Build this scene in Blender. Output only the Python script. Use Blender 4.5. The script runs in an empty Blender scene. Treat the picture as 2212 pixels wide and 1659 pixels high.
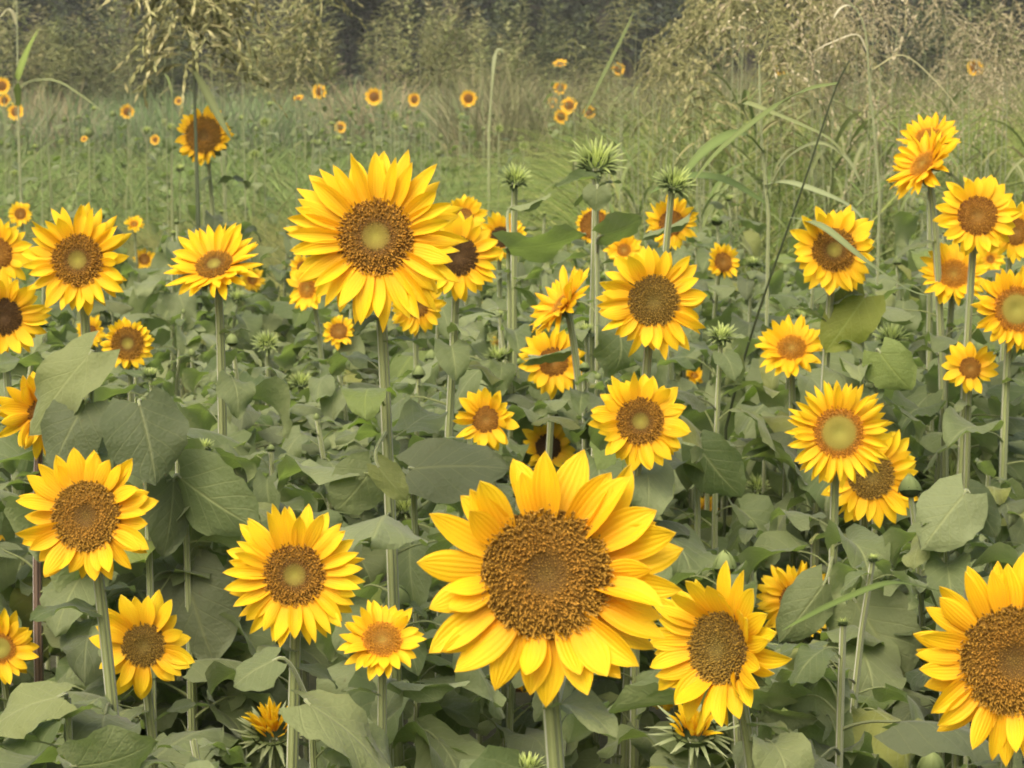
import bpy, math, random
import numpy as np
from mathutils import Vector, Matrix

# ------------------------------------------------------------------ camera, sky, sun, exposure
scene = bpy.context.scene
COL = scene.collection
R = math.radians
CAM_H = 2.0
TANW = 2 * math.tan(R(12.0))          # picture width at distance 1
PITCH = math.atan(679.5 / 2212 * TANW)
cam_data = bpy.data.cameras.new('camera')
cam = bpy.data.objects.new('camera', cam_data)
COL.objects.link(cam)
cam_data.sensor_width = 36
cam_data.lens = 18 / math.tan(R(12.0))
cam_data.clip_start = 0.05
cam_data.clip_end = 800
cam.location = (0, 0, CAM_H)
cam.rotation_euler = (R(90) - PITCH, 0, 0)
cam_data.dof.use_dof = True
cam_data.dof.focus_distance = 3.4
cam_data.dof.aperture_fstop = 20
scene.camera = cam

SUN_EL, SUN_AZ = 52, 205              # azimuth clockwise from +Y: the light comes from behind the camera
world = bpy.data.worlds.new('World')
scene.world = world
world.use_nodes = True
wn = world.node_tree
bg = wn.nodes['Background']
sky = wn.nodes.new('ShaderNodeTexSky')
sky.sky_type = 'NISHITA'
sky.sun_disc = False
sky.sun_elevation = R(SUN_EL)
sky.sun_rotation = R(SUN_AZ)
sky.dust_density = 10.0
sky.air_density = 1.0
sky.ozone_density = 0.0
wn.links.new(sky.outputs[0], bg.inputs[0])
bg.inputs[1].default_value = 0.15
sun_data = bpy.data.lights.new('sun', 'SUN')
sun_data.energy = 0.9
sun_data.angle = R(50)
sun_data.color = (1.0, 0.94, 0.72)
sun = bpy.data.objects.new('sun', sun_data)
COL.objects.link(sun)
sd = Vector((math.sin(R(SUN_AZ)) * math.cos(R(SUN_EL)), math.cos(R(SUN_AZ)) * math.cos(R(SUN_EL)), math.sin(R(SUN_EL))))
sun.rotation_euler = sd.to_track_quat('Z', 'Y').to_euler()
scene.view_settings.view_transform = 'Standard'
scene.view_settings.look = 'None'
scene.view_settings.gamma = 1
scene.view_settings.exposure = 0.95
scene.cycles.pixel_filter_type = 'BLACKMAN_HARRIS'
scene.cycles.filter_width = 1.9
scene.cycles.max_bounces = 8
scene.cycles.transmission_bounces = 4

FWD = Vector((0, math.cos(PITCH), -math.sin(PITCH)))
UP = Vector((0, math.sin(PITCH), math.cos(PITCH)))
CAM = Vector((0, 0, CAM_H))

def P(px, py, d):
    """the point d metres ahead whose direction is (px, py) in the 2212 x 1659 plan"""
    k = TANW / 2212 * d
    return CAM + FWD * d + Vector((1, 0, 0)) * ((px - 1106) * k) + UP * ((829.5 - py) * k)

def proj(p):
    v = Vector(p) - CAM
    d = max(v.dot(FWD), 0.01)
    k = 2212 / TANW / d
    return 1106 + v.x * k, 829.5 - v.dot(UP) * k, d

# ------------------------------------------------------------------ materials
def mat(name):
    m = bpy.data.materials.new(name)
    m.use_nodes = True
    nt = m.node_tree
    b = nt.nodes['Principled BSDF']
    return m, nt, b

class NT:
    def __init__(s, nt): s.nt = nt
    def n(s, t, **kw):
        x = s.nt.nodes.new(t)
        for k, v in kw.items(): setattr(x, k, v)
        return x
    def l(s, a, b): s.nt.links.new(a, b)
    def math(s, op, a, b=None, c=None):
        x = s.n('ShaderNodeMath', operation=op)
        for i, v in enumerate((a, b, c)):
            if v is None: continue
            if isinstance(v, (int, float)): x.inputs[i].default_value = v
            else: s.l(v, x.inputs[i])
        return x.outputs[0]
    def mix(s, f, a, b, mode='MIX'):
        x = s.n('ShaderNodeMix', data_type='RGBA', blend_type=mode)
        for i, v in ((0, f), (6, a), (7, b)):
            if isinstance(v, (int, float)): x.inputs[i].default_value = v
            elif isinstance(v, tuple): x.inputs[i].default_value = (*v, 1)[:4]
            else: s.l(v, x.inputs[i])
        return x.outputs[2]
    def ramp(s, f, stops, interp='LINEAR'):
        x = s.n('ShaderNodeValToRGB')
        x.color_ramp.interpolation = interp
        els = x.color_ramp.elements
        while len(els) < len(stops): els.new(0.5)
        for e, (p, c) in zip(els, stops):
            e.position = p; e.color = (*c, 1)
        s.l(f, x.inputs[0])
        return x.outputs[0]
    def noise(s, scale, detail=3, vec=None, rough=0.55):
        x = s.n('ShaderNodeTexNoise')
        x.inputs['Scale'].default_value = scale
        x.inputs['Detail'].default_value = detail
        x.inputs['Roughness'].default_value = rough
        if vec is not None: s.l(vec, x.inputs['Vector'])
        return x.outputs[0]
    def bump(s, h, strength, dist=0.01):
        x = s.n('ShaderNodeBump')
        x.inputs['Strength'].default_value = strength
        x.inputs['Distance'].default_value = dist
        s.l(h, x.inputs['Height'])
        return x.outputs[0]

def add_translucent(N, b, color, amount):
    tr = N.n('ShaderNodeBsdfTranslucent')
    if isinstance(color, tuple): tr.inputs[0].default_value = (*color, 1)
    else: N.l(color, tr.inputs[0])
    ms = N.n('ShaderNodeMixShader')
    ms.inputs[0].default_value = amount
    N.l(b.outputs[0], ms.inputs[1]); N.l(tr.outputs[0], ms.inputs[2])
    out = [x for x in N.nt.nodes if x.type == 'OUTPUT_MATERIAL'][0]
    N.l(ms.outputs[0], out.inputs[0])
    return tr

def leaf_material(name, top, under, trans, amount=0.38, veins=True, vary=0.35):
    m, nt, b = mat(name)
    N = NT(nt)
    uv = N.n('ShaderNodeUVMap').outputs[0]
    sep = N.n('ShaderNodeSeparateXYZ'); N.l(uv, sep.inputs[0])
    u = N.math('ABSOLUTE', N.math('SUBTRACT', N.math('MULTIPLY', sep.outputs[0], 2.0), 1.0))
    v = sep.outputs[1]
    oi = N.n('ShaderNodeObjectInfo')
    rnd = oi.outputs['Random']
    geo = N.n('ShaderNodeNewGeometry')
    tc = N.n('ShaderNodeTexCoord')
    nz = N.noise(5.0, 4, tc.outputs['Object'])
    # random per leaf: greyer / greener / yellower
    tint = N.ramp(rnd, [(0.0, (top[0] * .48, top[1] * .58, top[2] * .45)), (0.35, top),
                        (0.7, (top[0] * 1.18, top[1] * 1.12, top[2] * 1.25)), (0.9, (top[0] * 1.6, top[1] * 1.5, top[2] * 1.75)),
                        (1.0, (top[0] * 1.45, top[1] * 1.2, top[2] * 0.5))])
    c1 = N.mix(N.math('MULTIPLY', nz, vary), tint, tuple(c * 0.55 for c in top))
    if veins:
        mid = N.math('SMOOTH_MIN', N.math('MAXIMUM', N.math('SUBTRACT', 1.0, N.math('MULTIPLY', u, 16.0)), 0.0), 1.0, 0.1)
        s = N.math('FRACT', N.math('MULTIPLY', N.math('SUBTRACT', N.math('ADD', v, 1.0), N.math('MULTIPLY', N.math('POWER', u, 0.8), 0.42)), 5.5))
        lat = N.math('MAXIMUM', N.math('SUBTRACT', 1.0, N.math('MULTIPLY', N.math('ABSOLUTE', N.math('SUBTRACT', s, 0.5)), 14.0)), 0.0)
        lat = N.math('MULTIPLY', lat, N.math('SUBTRACT', 1.0, N.math('MULTIPLY', u, 0.75)))
        vein = N.math('MAXIMUM', mid, N.math('MULTIPLY', lat, 0.8))
        c1 = N.mix(N.math('MULTIPLY', vein, 0.75), c1, (top[0] * 1.9 + .02, top[1] * 1.7 + .02, top[2] * 1.9))
        h = N.math('ADD', N.math('MULTIPLY', vein, -0.6), N.math('MULTIPLY', N.noise(28, 3, tc.outputs['Object']), 0.5))
        h = N.math('ADD', h, N.math('MULTIPLY', N.noise(7, 2, tc.outputs['Object']), 1.2))
        N.l(N.bump(h, 0.36, 0.008), b.inputs['Normal'])
    # blemishes
    sp = N.ramp(N.noise(11, 2, tc.outputs['Object']), [(0.70, (0, 0, 0)), (0.76, (1, 1, 1))])
    c1 = N.mix(N.math('MULTIPLY', sp, 0.6), c1, (0.10, 0.085, 0.035))
    c = N.mix(geo.outputs['Backfacing'], c1, under)
    N.l(c, b.inputs['Base Color'])
    b.inputs['Roughness'].default_value = 0.62
    b.inputs['Specular IOR Level'].default_value = 0.3
    b.inputs['Sheen Weight'].default_value = 0.15
    b.inputs['Sheen Roughness'].default_value = 0.5
    add_translucent(N, b, trans, amount)
    return m

M = {}
M['leaf'] = leaf_material('sunflower_leaf', (0.126, 0.162, 0.064), (0.20, 0.24, 0.105), (0.23, 0.34, 0.06))
M['leaf_dark'] = leaf_material('old_sunflower_leaf', (0.080, 0.104, 0.044), (0.15, 0.175, 0.08), (0.15, 0.22, 0.04))
M['leaf_green'] = leaf_material('fresh_sunflower_leaf', (0.105, 0.150, 0.034), (0.16, 0.21, 0.055), (0.20, 0.32, 0.035), 0.38)

def petal_material(name, tip, base, pale):
    m, nt, b = mat(name)
    N = NT(nt)
    uv = N.n('ShaderNodeUVMap').outputs[0]
    sep = N.n('ShaderNodeSeparateXYZ'); N.l(uv, sep.inputs[0])
    u, v = sep.outputs[0], sep.outputs[1]
    oi = N.n('ShaderNodeObjectInfo')
    tc = N.n('ShaderNodeTexCoord')
    st = N.n('ShaderNodeMapping'); st.inputs['Scale'].default_value = (9, 1.2, 1)
    N.l(uv, st.inputs[0])
    streak = N.noise(2.2, 3, st.outputs[0])
    vv = N.math('ADD', v, N.math('MULTIPLY', N.math('SUBTRACT', streak, 0.5), 0.35))
    c = N.ramp(vv, [(0.0, base), (0.30, tuple((a * .55 + t * .45) for a, t in zip(base, tip))), (0.62, tip), (0.93, tip), (1.0, pale)])
    c = N.mix(N.math('MULTIPLY', oi.outputs['Random'], 0.35), c, (0.86, 0.48, 0.012), 'MIX')
    c = N.mix(N.math('MULTIPLY', streak, 0.15), c, (0.66, 0.34, 0.01))
    N.l(c, b.inputs['Base Color'])
    ridge = N.math('SINE', N.math('MULTIPLY', u, 38.0))
    h = N.math('ADD', N.math('MULTIPLY', ridge, 0.5), streak)
    N.l(N.bump(h, 0.25, 0.003), b.inputs['Normal'])
    b.inputs['Roughness'].default_value = 0.6
    b.inputs['Specular IOR Level'].default_value = 0.25
    add_translucent(N, b, c, 0.42)
    return m
M['petal'] = petal_material('yellow_petal', (0.80, 0.575, 0.012), (0.76, 0.38, 0.010), (0.86, 0.72, 0.12))
M['petal_orange'] = petal_material('orange_yellow_petal', (0.82, 0.55, 0.010), (0.76, 0.34, 0.010), (0.90, 0.66, 0.06))

def attr_material(name, rough=0.75, bump=0.0, trans=0.0, noise_mix=0.25, scale=40):
    m, nt, b = mat(name)
    N = NT(nt)
    at = N.n('ShaderNodeAttribute'); at.attribute_name = 'tone'
    tc = N.n('ShaderNodeTexCoord')
    nz = N.noise(scale, 4, tc.outputs['Object'])
    c = N.mix(N.math('MULTIPLY', nz, noise_mix), at.outputs[0], (0.02, 0.015, 0.006))
    N.l(c, b.inputs['Base Color'])
    b.inputs['Roughness'].default_value = rough
    b.inputs['Specular IOR Level'].default_value = 0.2
    if bump: N.l(N.bump(nz, bump, 0.01), b.inputs['Normal'])
    if trans: add_translucent(N, b, at.outputs[0], trans)
    return m
M['disc'] = attr_material('disc_florets', 0.85, 0.15, 0, .12)
M['bract'] = attr_material('green_bract', 0.65, 0.1, 0.42, 0.18)
M['blades'] = attr_material('grass_blades', 0.6, 0, 0.3, 0.15, 3)
M['seeds'] = attr_material('grass_seed_heads', 0.8, 0, 0.15, 0.2, 20)

def stem_material(name, col, dark, sheen=.4):
    m, nt, b = mat(name)
    N = NT(nt)
    uv = N.n('ShaderNodeUVMap').outputs[0]
    sep = N.n('ShaderNodeSeparateXYZ'); N.l(uv, sep.inputs[0])
    rid = N.math('SINE', N.math('MULTIPLY', sep.outputs[0], 6.2832 * 7))
    mp = N.n('ShaderNodeMapping'); mp.inputs['Scale'].default_value = (30, 5, 1); N.l(uv, mp.inputs[0])
    nz = N.noise(3, 4, mp.outputs[0])
    oi = N.n('ShaderNodeObjectInfo')
    c = N.mix(N.math('ADD', N.math('MULTIPLY', rid, 0.16), N.math('MULTIPLY', nz, 0.65)), col, dark)
    c = N.mix(N.math('MULTIPLY', oi.outputs['Random'], 0.35), c, (0.12, 0.14, 0.05))
    N.l(c, b.inputs['Base Color'])
    b.inputs['Roughness'].default_value = 0.6
    b.inputs['Sheen Weight'].default_value = sheen
    if not sheen: N.l(N.mix(nz, col, dark), b.inputs['Base Color'])
    N.l(N.bump(rid, 0.6, 0.002), b.inputs['Normal'])
    return m
M['stem'] = stem_material('hairy_green_stem', (0.245, 0.290, 0.105), (0.12, 0.15, 0.046))
M['stem_dark'] = stem_material('dark_grass_stem', (0.055, 0.080, 0.026), (0.03, 0.042, 0.015), 0)
M['stem_brown'] = stem_material('withered_stem', (0.12, 0.07, 0.04), (0.05, 0.03, 0.02))

def ground_material():
    m, nt, b = mat('field_soil')
    N = NT(nt)
    tc = N.n('ShaderNodeTexCoord')
    a = N.noise(0.6, 6, tc.outputs['Object']); f = N.noise(9, 5, tc.outputs['Object'])
    c = N.ramp(a, [(0.3, (0.055, 0.050, 0.026)), (0.55, (0.060, 0.068, 0.026)), (0.75, (0.085, 0.082, 0.040))])
    c = N.mix(N.math('MULTIPLY', f, 0.5), c, (0.035, 0.03, 0.018))
    N.l(c, b.inputs['Base Color'])
    b.inputs['Roughness'].default_value = 0.95
    N.l(N.bump(f, 0.8, 0.05), b.inputs['Normal'])
    return m
M['ground'] = ground_material()

def bark_material():
    m, nt, b = mat('bark')
    N = NT(nt)
    tc = N.n('ShaderNodeTexCoord')
    mp = N.n('ShaderNodeMapping'); mp.inputs['Scale'].default_value = (6, 6, 1); N.l(tc.outputs['Object'], mp.inputs[0])
    nz = N.noise(3, 6, mp.outputs[0])
    N.l(N.ramp(nz, [(0.3, (0.03, 0.026, 0.02)), (0.7, (0.075, 0.075, 0.06))]), b.inputs['Base Color'])
    b.inputs['Roughness'].default_value = 0.9
    N.l(N.bump(nz, 0.8, 0.03), b.inputs['Normal'])
    return m
M['bark'] = bark_material()

# ------------------------------------------------------------------ mesh helpers
def mesh_np(name, v, f, material, uv=None, tone=None, smooth=True):
    """v (n,3), f (m,k) equal-sided faces, uv and tone per vertex"""
    v = np.asarray(v, np.float32).reshape(-1, 3); f = np.asarray(f, np.int32)
    me = bpy.data.meshes.new(name)
    me.vertices.add(len(v)); me.vertices.foreach_set('co', v.ravel())
    me.loops.add(f.size); me.loops.foreach_set('vertex_index', f.ravel())
    me.polygons.add(len(f))
    k = f.shape[1]
    me.polygons.foreach_set('loop_start', np.arange(len(f), dtype=np.int32) * k)
    me.polygons.foreach_set('loop_total', np.full(len(f), k, np.int32))
    if uv is not None:
        l = me.uv_layers.new(name='UVMap')
        l.data.foreach_set('uv', np.asarray(uv, np.float32)[f.ravel()].ravel())
    if tone is not None:
        t = np.asarray(tone, np.float32)
        if t.shape[1] == 3: t = np.concatenate([t, np.ones((len(t), 1), np.float32)], 1)
        a = me.color_attributes.new('tone', 'FLOAT_COLOR', 'POINT')
        a.data.foreach_set('color', t.ravel())
    me.polygons.foreach_set('use_smooth', np.full(len(f), smooth))
    me.materials.append(material)
    me.update(); me.validate()
    return me

class MB:
    """collects quads with uv and tone"""
    def __init__(s): s.v = []; s.f = []; s.uv = []; s.t = []; s.n = 0
    def grid(s, pts, nu, nv, uv=None, tone=(.5, .5, .5), close=False):
        """pts row-major nv rows of nu"""
        pts = np.asarray(pts, float).reshape(-1, 3)
        b = s.n
        s.v.append(pts); s.n += len(pts)
        if uv is None:
            uv = [(i / max(nu - 1, 1), j / max(nv - 1, 1)) for j in range(nv) for i in range(nu)]
        s.uv.append(np.asarray(uv, float))
        t = np.asarray(tone, float)
        if t.ndim == 1: t = np.tile(t, (len(pts), 1))
        s.t.append(t)
        for j in range(nv - 1):
            for i in range(nu - (0 if close else 1)):
                i2 = (i + 1) % nu
                s.f.append((b + j * nu + i, b + j * nu + i2, b + (j + 1) * nu + i2, b + (j + 1) * nu + i))
    def tube(s, pts, rad, seg=8, tone=(.5, .5, .5)):
        pts = [Vector(p) for p in pts]; n = len(pts)
        rows = []; tn = []
        ref = Vector((1, 0.13, 0.07)).normalized()
        for i, p in enumerate(pts):
            d = (pts[min(i + 1, n - 1)] - pts[max(i - 1, 0)]).normalized()
            a = ref - d * ref.dot(d)
            a = a.normalized() if a.length > 1e-4 else d.orthogonal().normalized()
            ref = a
            c = d.cross(a)
            r = rad[i] if hasattr(rad, '__len__') else rad
            for k in range(seg + 1):
                th = 2 * math.pi * k / seg
                rows.append(p + (a * math.cos(th) + c * math.sin(th)) * r)
        s.grid([tuple(x) for x in rows], seg + 1, n, None, tone)
    def build(s, name, material, smooth=True):
        return mesh_np(name, np.concatenate(s.v), np.array(s.f), material, np.concatenate(s.uv), np.concatenate(s.t), smooth)

def link(name, me, parent=None, mtx=None):
    o = bpy.data.objects.new(name, me)
    COL.objects.link(o)
    if parent is not None: o.parent = parent
    if mtx is not None: o.matrix_basis = mtx
    return o

def tag(o, label, cat, group=None, kind=None):
    if label: o['label'] = label
    if cat: o['category'] = cat
    if group: o['group'] = group
    if kind: o['kind'] = kind
    return o

def thing(name, loc, label, cat, group=None):
    o = bpy.data.objects.new(name, None)
    o.empty_display_size = 0.1
    COL.objects.link(o)
    o.location = loc
    return tag(o, label, cat, group)

def bezier(p0, p1, p2, p3, n):
    out = []
    for i in range(n + 1):
        t = i / n; a = 1 - t
        out.append(p0 * a ** 3 + p1 * 3 * a * a * t + p2 * 3 * a * t * t + p3 * t ** 3)
    return out

def catmull(pts, n=8):
    pts = [Vector(p) for p in pts]
    q = [pts[0] * 2 - pts[1]] + pts + [pts[-1] * 2 - pts[-2]]
    out = []
    for i in range(1, len(q) - 2):
        a, b, c, d = q[i - 1:i + 3]
        for k in range(n):
            t = k / n
            out.append(0.5 * ((2 * b) + (c - a) * t + (2 * a - 5 * b + 4 * c - d) * t * t + (3 * b - a - 3 * c + d) * t ** 3))
    out.append(pts[-1])
    return out

# ------------------------------------------------------------------ leaf meshes (length 1 along the midrib)
def leaf_mesh(rng, petiole, droop, fold, wave, hang0, W=0.40, material='leaf', roll=0.0, narrow=1.0):
    nu, nv = 11, 14
    mb = MB()
    start = Vector((0, 0, 0))
    if petiole > 0:
        a0 = R(rng.uniform(30, 60))
        p1 = Vector((0, math.cos(a0), math.sin(a0))) * petiole * 0.55
        p3 = Vector((0, petiole * 0.92, petiole * 0.42 * math.sin(a0) + petiole * .1))
        p2 = p3 - Vector((0, math.cos(hang0), math.sin(hang0))) * petiole * 0.3
        pp = bezier(Vector((0, 0, 0)), p1, p2, p3, 7)
        mb.tube(pp, [0.020, .016, .013, .012, .011, .011, .011, .010], 6)
        # the petiole reads as a pale vein: keep its u at the midrib
        mb.uv[-1][:, 0] = 0.5; mb.uv[-1][:, 1] = 0.05
        start = p3
    prof = lambda v: ((v + 0.045) ** 0.5) * max(1 - v, 0) ** 0.78
    pm = max(prof(i / 50) for i in range(51))
    y = start.y; z = start.z; ang = hang0
    spine = []
    for j in range(nv):
        v = j / (nv - 1)
        spine.append((y, z, ang))
        ang = hang0 - droop * ((j + 1) / (nv - 1)) ** 1.2
        y += math.cos(ang) / (nv - 1); z += math.sin(ang) / (nv - 1)
    ph = [rng.uniform(0, 6.28) for _ in range(4)]
    side_bend = rng.uniform(-0.10, 0.10)
    pts = []; uv = []
    for j in range(nv):
        v = j / (nv - 1)
        sy, sz, a = spine[j]
        w = W * narrow * prof(v) / pm
        for i in range(nu):
            u = 2 * i / (nu - 1) - 1
            au = abs(u)
            x = u * w
            back = -0.20 * au ** 1.25 * max(1 - v * 1.25, 0) ** 2.4
            if au > 0.99:
                x *= 1 + rng.uniform(-0.07, 0.06)
                back += rng.uniform(-0.02, 0.02)
            h = fold * au * w + wave * (au ** 2) * math.sin(v * 9 + ph[0] + (0 if u > 0 else ph[1])) * 0.10 \
                + 0.026 * math.sin(11 * (v - .4 * au) * 3 + ph[2]) * au * (1 - au * .3) + 0.022 * math.sin(v * 13 + ph[3]) * math.cos(u * 5 + ph[1]) * au
            x += side_bend * v * v
            tx, ty = 0, 0
            # local frame: tangent (cos a, sin a), normal (-sin a, cos a)
            yy = sy + math.cos(a) * back - math.sin(a) * h
            zz = sz + math.sin(a) * back + math.cos(a) * h
            pts.append((x, yy, zz + roll * x * v)); uv.append(((u + 1) / 2, v))
    mb.grid(pts, nu, nv, uv)
    return mb.build('leaf', M[material])

rngL = random.Random(11)
LEAVES = []                                     # drooping stalked leaves
for i in range(26):
    mt = 'leaf' if i % 9 not in (4, 8) else ('leaf_dark' if i % 9 == 4 else 'leaf_green')
    LEAVES.append(leaf_mesh(rngL, rngL.uniform(0.38, 0.75), R(rngL.uniform(35, 125)), rngL.uniform(-0.55, 0.65), rngL.uniform(0.5, 1.6),
                            R(rngL.uniform(-30, 25)), W=rngL.uniform(0.29, 0.42), material=mt, roll=rngL.uniform(-.3, .3)))
TOPLEAVES = [leaf_mesh(rngL, rngL.uniform(0.12, 0.25), R(rngL.uniform(10, 70)), rngL.uniform(-0.1, 0.6), rngL.uniform(0.2, .8),
                       R(rngL.uniform(-5, 35)), W=rngL.uniform(0.20, 0.28), material='leaf') for i in range(8)]
BLADES = {}
for kind, mt in (('leaf', 'leaf'), ('leaf_dark', 'leaf_dark'), ('leaf_green', 'leaf_green')):
    BLADES[kind] = [leaf_mesh(rngL, 0, R(rngL.uniform(20, 45)), rngL.uniform(-0.25, -0.05), rngL.uniform(0.3, .8), R(12), W=0.42, material=mt) for _ in range(4)]
FLATLEAVES = [leaf_mesh(rngL, 0, R(30), 0.75, 0.5, R(8), W=0.20, material='leaf') for _ in range(3)]

# ------------------------------------------------------------------ petals (length 1 along +Y, facing +Z)
def petal_mesh(rng, material='petal', W=0.5, pointed=0.88):
    nu, nv = 7, 10
    cup = rng.uniform(0.04, 0.30) * rng.choice([1, 1, 1, -0.5])
    bend = rng.uniform(-0.55, 0.45); twist = rng.uniform(-0.35, 0.35); side = rng.uniform(-0.10, 0.10)
    tipw = rng.uniform(-0.2, 0.35)
    pts = []; uv = []
    y = z = 0; 
    peak = rng.uniform(0.42, 0.55)
    for j in range(nv):
        v = j / (nv - 1)
        ang = bend * v ** 1.5
        if j: y += math.cos(ang) / (nv - 1); z += math.sin(ang) / (nv - 1)
        w = (math.sin(math.pi * min(v / peak, 1) / 2) * 0.42 + 0.58) if v < peak else max(1 - ((v - peak) / (1 - peak)) ** 1.9, 0) ** (pointed)
        w = max(w, 0.01) * W * 0.5
        tw = twist * v
        for i in range(nu):
            u = 2 * i / (nu - 1) - 1
            h = cup * u * u * w * 1.6 + 0.012 * math.cos(u * 9)
            x = u * w
            x2 = x * math.cos(tw) - h * math.sin(tw); h2 = x * math.sin(tw) + h * math.cos(tw)
            pts.append((x2 + side * v * v, y - math.sin(ang) * h2, z + math.cos(ang) * h2)); uv.append(((u + 1) / 2, v))
    mb = MB(); mb.grid(pts, nu, nv, uv)
    return mb.build('petal', M[material])
rngP = random.Random(5)
PETALS = [petal_mesh(rngP) for _ in range(22)]
PETALS_O = [petal_mesh(rngP, 'petal_orange') for _ in range(12)]

# ------------------------------------------------------------------ discs (radius 1, facing +Z)
def lerp(a, b, t): return tuple(x + (y - x) * t for x, y in zip(a, b))
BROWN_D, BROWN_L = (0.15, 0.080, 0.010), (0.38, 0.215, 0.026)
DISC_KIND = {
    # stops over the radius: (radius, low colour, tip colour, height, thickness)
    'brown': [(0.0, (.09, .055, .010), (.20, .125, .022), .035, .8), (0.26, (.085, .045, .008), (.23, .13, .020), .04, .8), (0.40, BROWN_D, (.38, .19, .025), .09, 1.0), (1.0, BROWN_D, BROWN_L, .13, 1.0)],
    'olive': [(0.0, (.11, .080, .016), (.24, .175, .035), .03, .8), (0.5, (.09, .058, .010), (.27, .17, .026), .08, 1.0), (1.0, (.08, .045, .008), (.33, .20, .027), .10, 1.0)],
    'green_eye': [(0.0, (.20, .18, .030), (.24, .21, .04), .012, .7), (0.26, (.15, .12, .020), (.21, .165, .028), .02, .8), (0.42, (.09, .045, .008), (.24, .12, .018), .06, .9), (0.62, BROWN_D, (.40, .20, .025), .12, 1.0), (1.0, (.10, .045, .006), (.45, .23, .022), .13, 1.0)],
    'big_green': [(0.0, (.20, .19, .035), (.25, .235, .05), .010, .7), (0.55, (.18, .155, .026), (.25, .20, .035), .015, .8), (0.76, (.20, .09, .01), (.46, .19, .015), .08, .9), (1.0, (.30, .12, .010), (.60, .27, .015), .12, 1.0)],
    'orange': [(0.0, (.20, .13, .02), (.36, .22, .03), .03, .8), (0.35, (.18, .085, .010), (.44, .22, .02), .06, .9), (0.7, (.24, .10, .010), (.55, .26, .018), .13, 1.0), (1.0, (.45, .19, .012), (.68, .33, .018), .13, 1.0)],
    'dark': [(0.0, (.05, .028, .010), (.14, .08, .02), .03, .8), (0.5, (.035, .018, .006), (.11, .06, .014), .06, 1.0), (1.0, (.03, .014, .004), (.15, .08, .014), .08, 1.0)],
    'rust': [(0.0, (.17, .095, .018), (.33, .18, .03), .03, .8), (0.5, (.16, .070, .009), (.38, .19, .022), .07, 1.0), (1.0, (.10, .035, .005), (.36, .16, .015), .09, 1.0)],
}
def disc_mesh(kind, rng, n=620):
    st = DISC_KIND[kind]
    def at(r):
        for a, b in zip(st, st[1:]):
            if r <= b[0]:
                t = (r - a[0]) / (b[0] - a[0]); t = t * t * (3 - 2 * t)
                return lerp(a[1], b[1], t), lerp(a[2], b[2], t), a[3] + (b[3] - a[3]) * t, a[4] + (b[4] - a[4]) * t
        return st[-1][1:]
    hz = lambda r: 0.16 * (1 - r * r) - 0.13 * math.exp(-(r / 0.33) ** 2)
    mb = MB()
    nr, ns = 14, 36
    pts = []; tn = []
    for j in range(nr):
        r = max(j / (nr - 2), 0.002)
        z = hz(min(r, 1))
        if j == nr - 1: r = 0.93; z = -0.30
        for i in range(ns):
            th = 2 * math.pi * i / ns
            pts.append((r * math.cos(th), r * math.sin(th), z)); tn.append(at(min(r, 1))[0])
    mb.grid(pts, ns, nr, None, tn, close=True)
    V = []; F = []; T = []
    ga = math.pi * (3 - math.sqrt(5))
    b = 0
    for k in range(n):
        r = math.sqrt((k + 0.5) / n) * 0.985
        th = k * ga + rng.gauss(0, 0.03)
        lo, hi, ht, thick = at(r)
        ht *= rng.uniform(0.5, 1.35)
        cr = 0.9 / math.sqrt(n) * thick * rng.uniform(0.75, 1.15)
        x, y, z = r * math.cos(th), r * math.sin(th), hz(r) - 0.015
        rad = Vector((math.cos(th), math.sin(th), 0)); tan = Vector((-rad.y, rad.x, 0))
        lean = rad * (r * 0.5 + rng.gauss(0, .32)) + tan * rng.gauss(0, .35) + Vector((0, 0, 1))
        lean.normalize()
        br = rng.uniform(0.72, 1.18)
        hi = tuple(min(c * br, 1) for c in hi)
        p0 = Vector((x, y, z))
        tipp = p0 + lean * ht
        rot = rng.uniform(0, 1.57)
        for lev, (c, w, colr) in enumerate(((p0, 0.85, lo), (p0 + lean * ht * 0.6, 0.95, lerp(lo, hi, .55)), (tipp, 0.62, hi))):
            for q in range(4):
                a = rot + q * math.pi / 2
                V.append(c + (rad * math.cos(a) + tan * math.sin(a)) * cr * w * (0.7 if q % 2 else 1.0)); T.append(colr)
        for lev in range(2):
            for q in range(4):
                F.append((b + lev * 4 + q, b + lev * 4 + (q + 1) % 4, b + lev * 4 + 4 + (q + 1) % 4, b + lev * 4 + 4 + q))
        F.append((b + 8, b + 9, b + 10, b + 11))
        b += 12
    off = mb.n
    mb.v.append(np.array([tuple(v) for v in V])); mb.t.append(np.array(T)); mb.uv.append(np.zeros((len(V), 2))); mb.n += len(V)
    mb.f += [tuple(off + i for i in f) for f in F]
    return mb.build('flower_disc', M['disc'], smooth=False)
rngD = random.Random(3)
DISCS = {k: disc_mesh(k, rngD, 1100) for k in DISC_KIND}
DISCS['brown_big'] = disc_mesh('brown', rngD, 1900)

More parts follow.
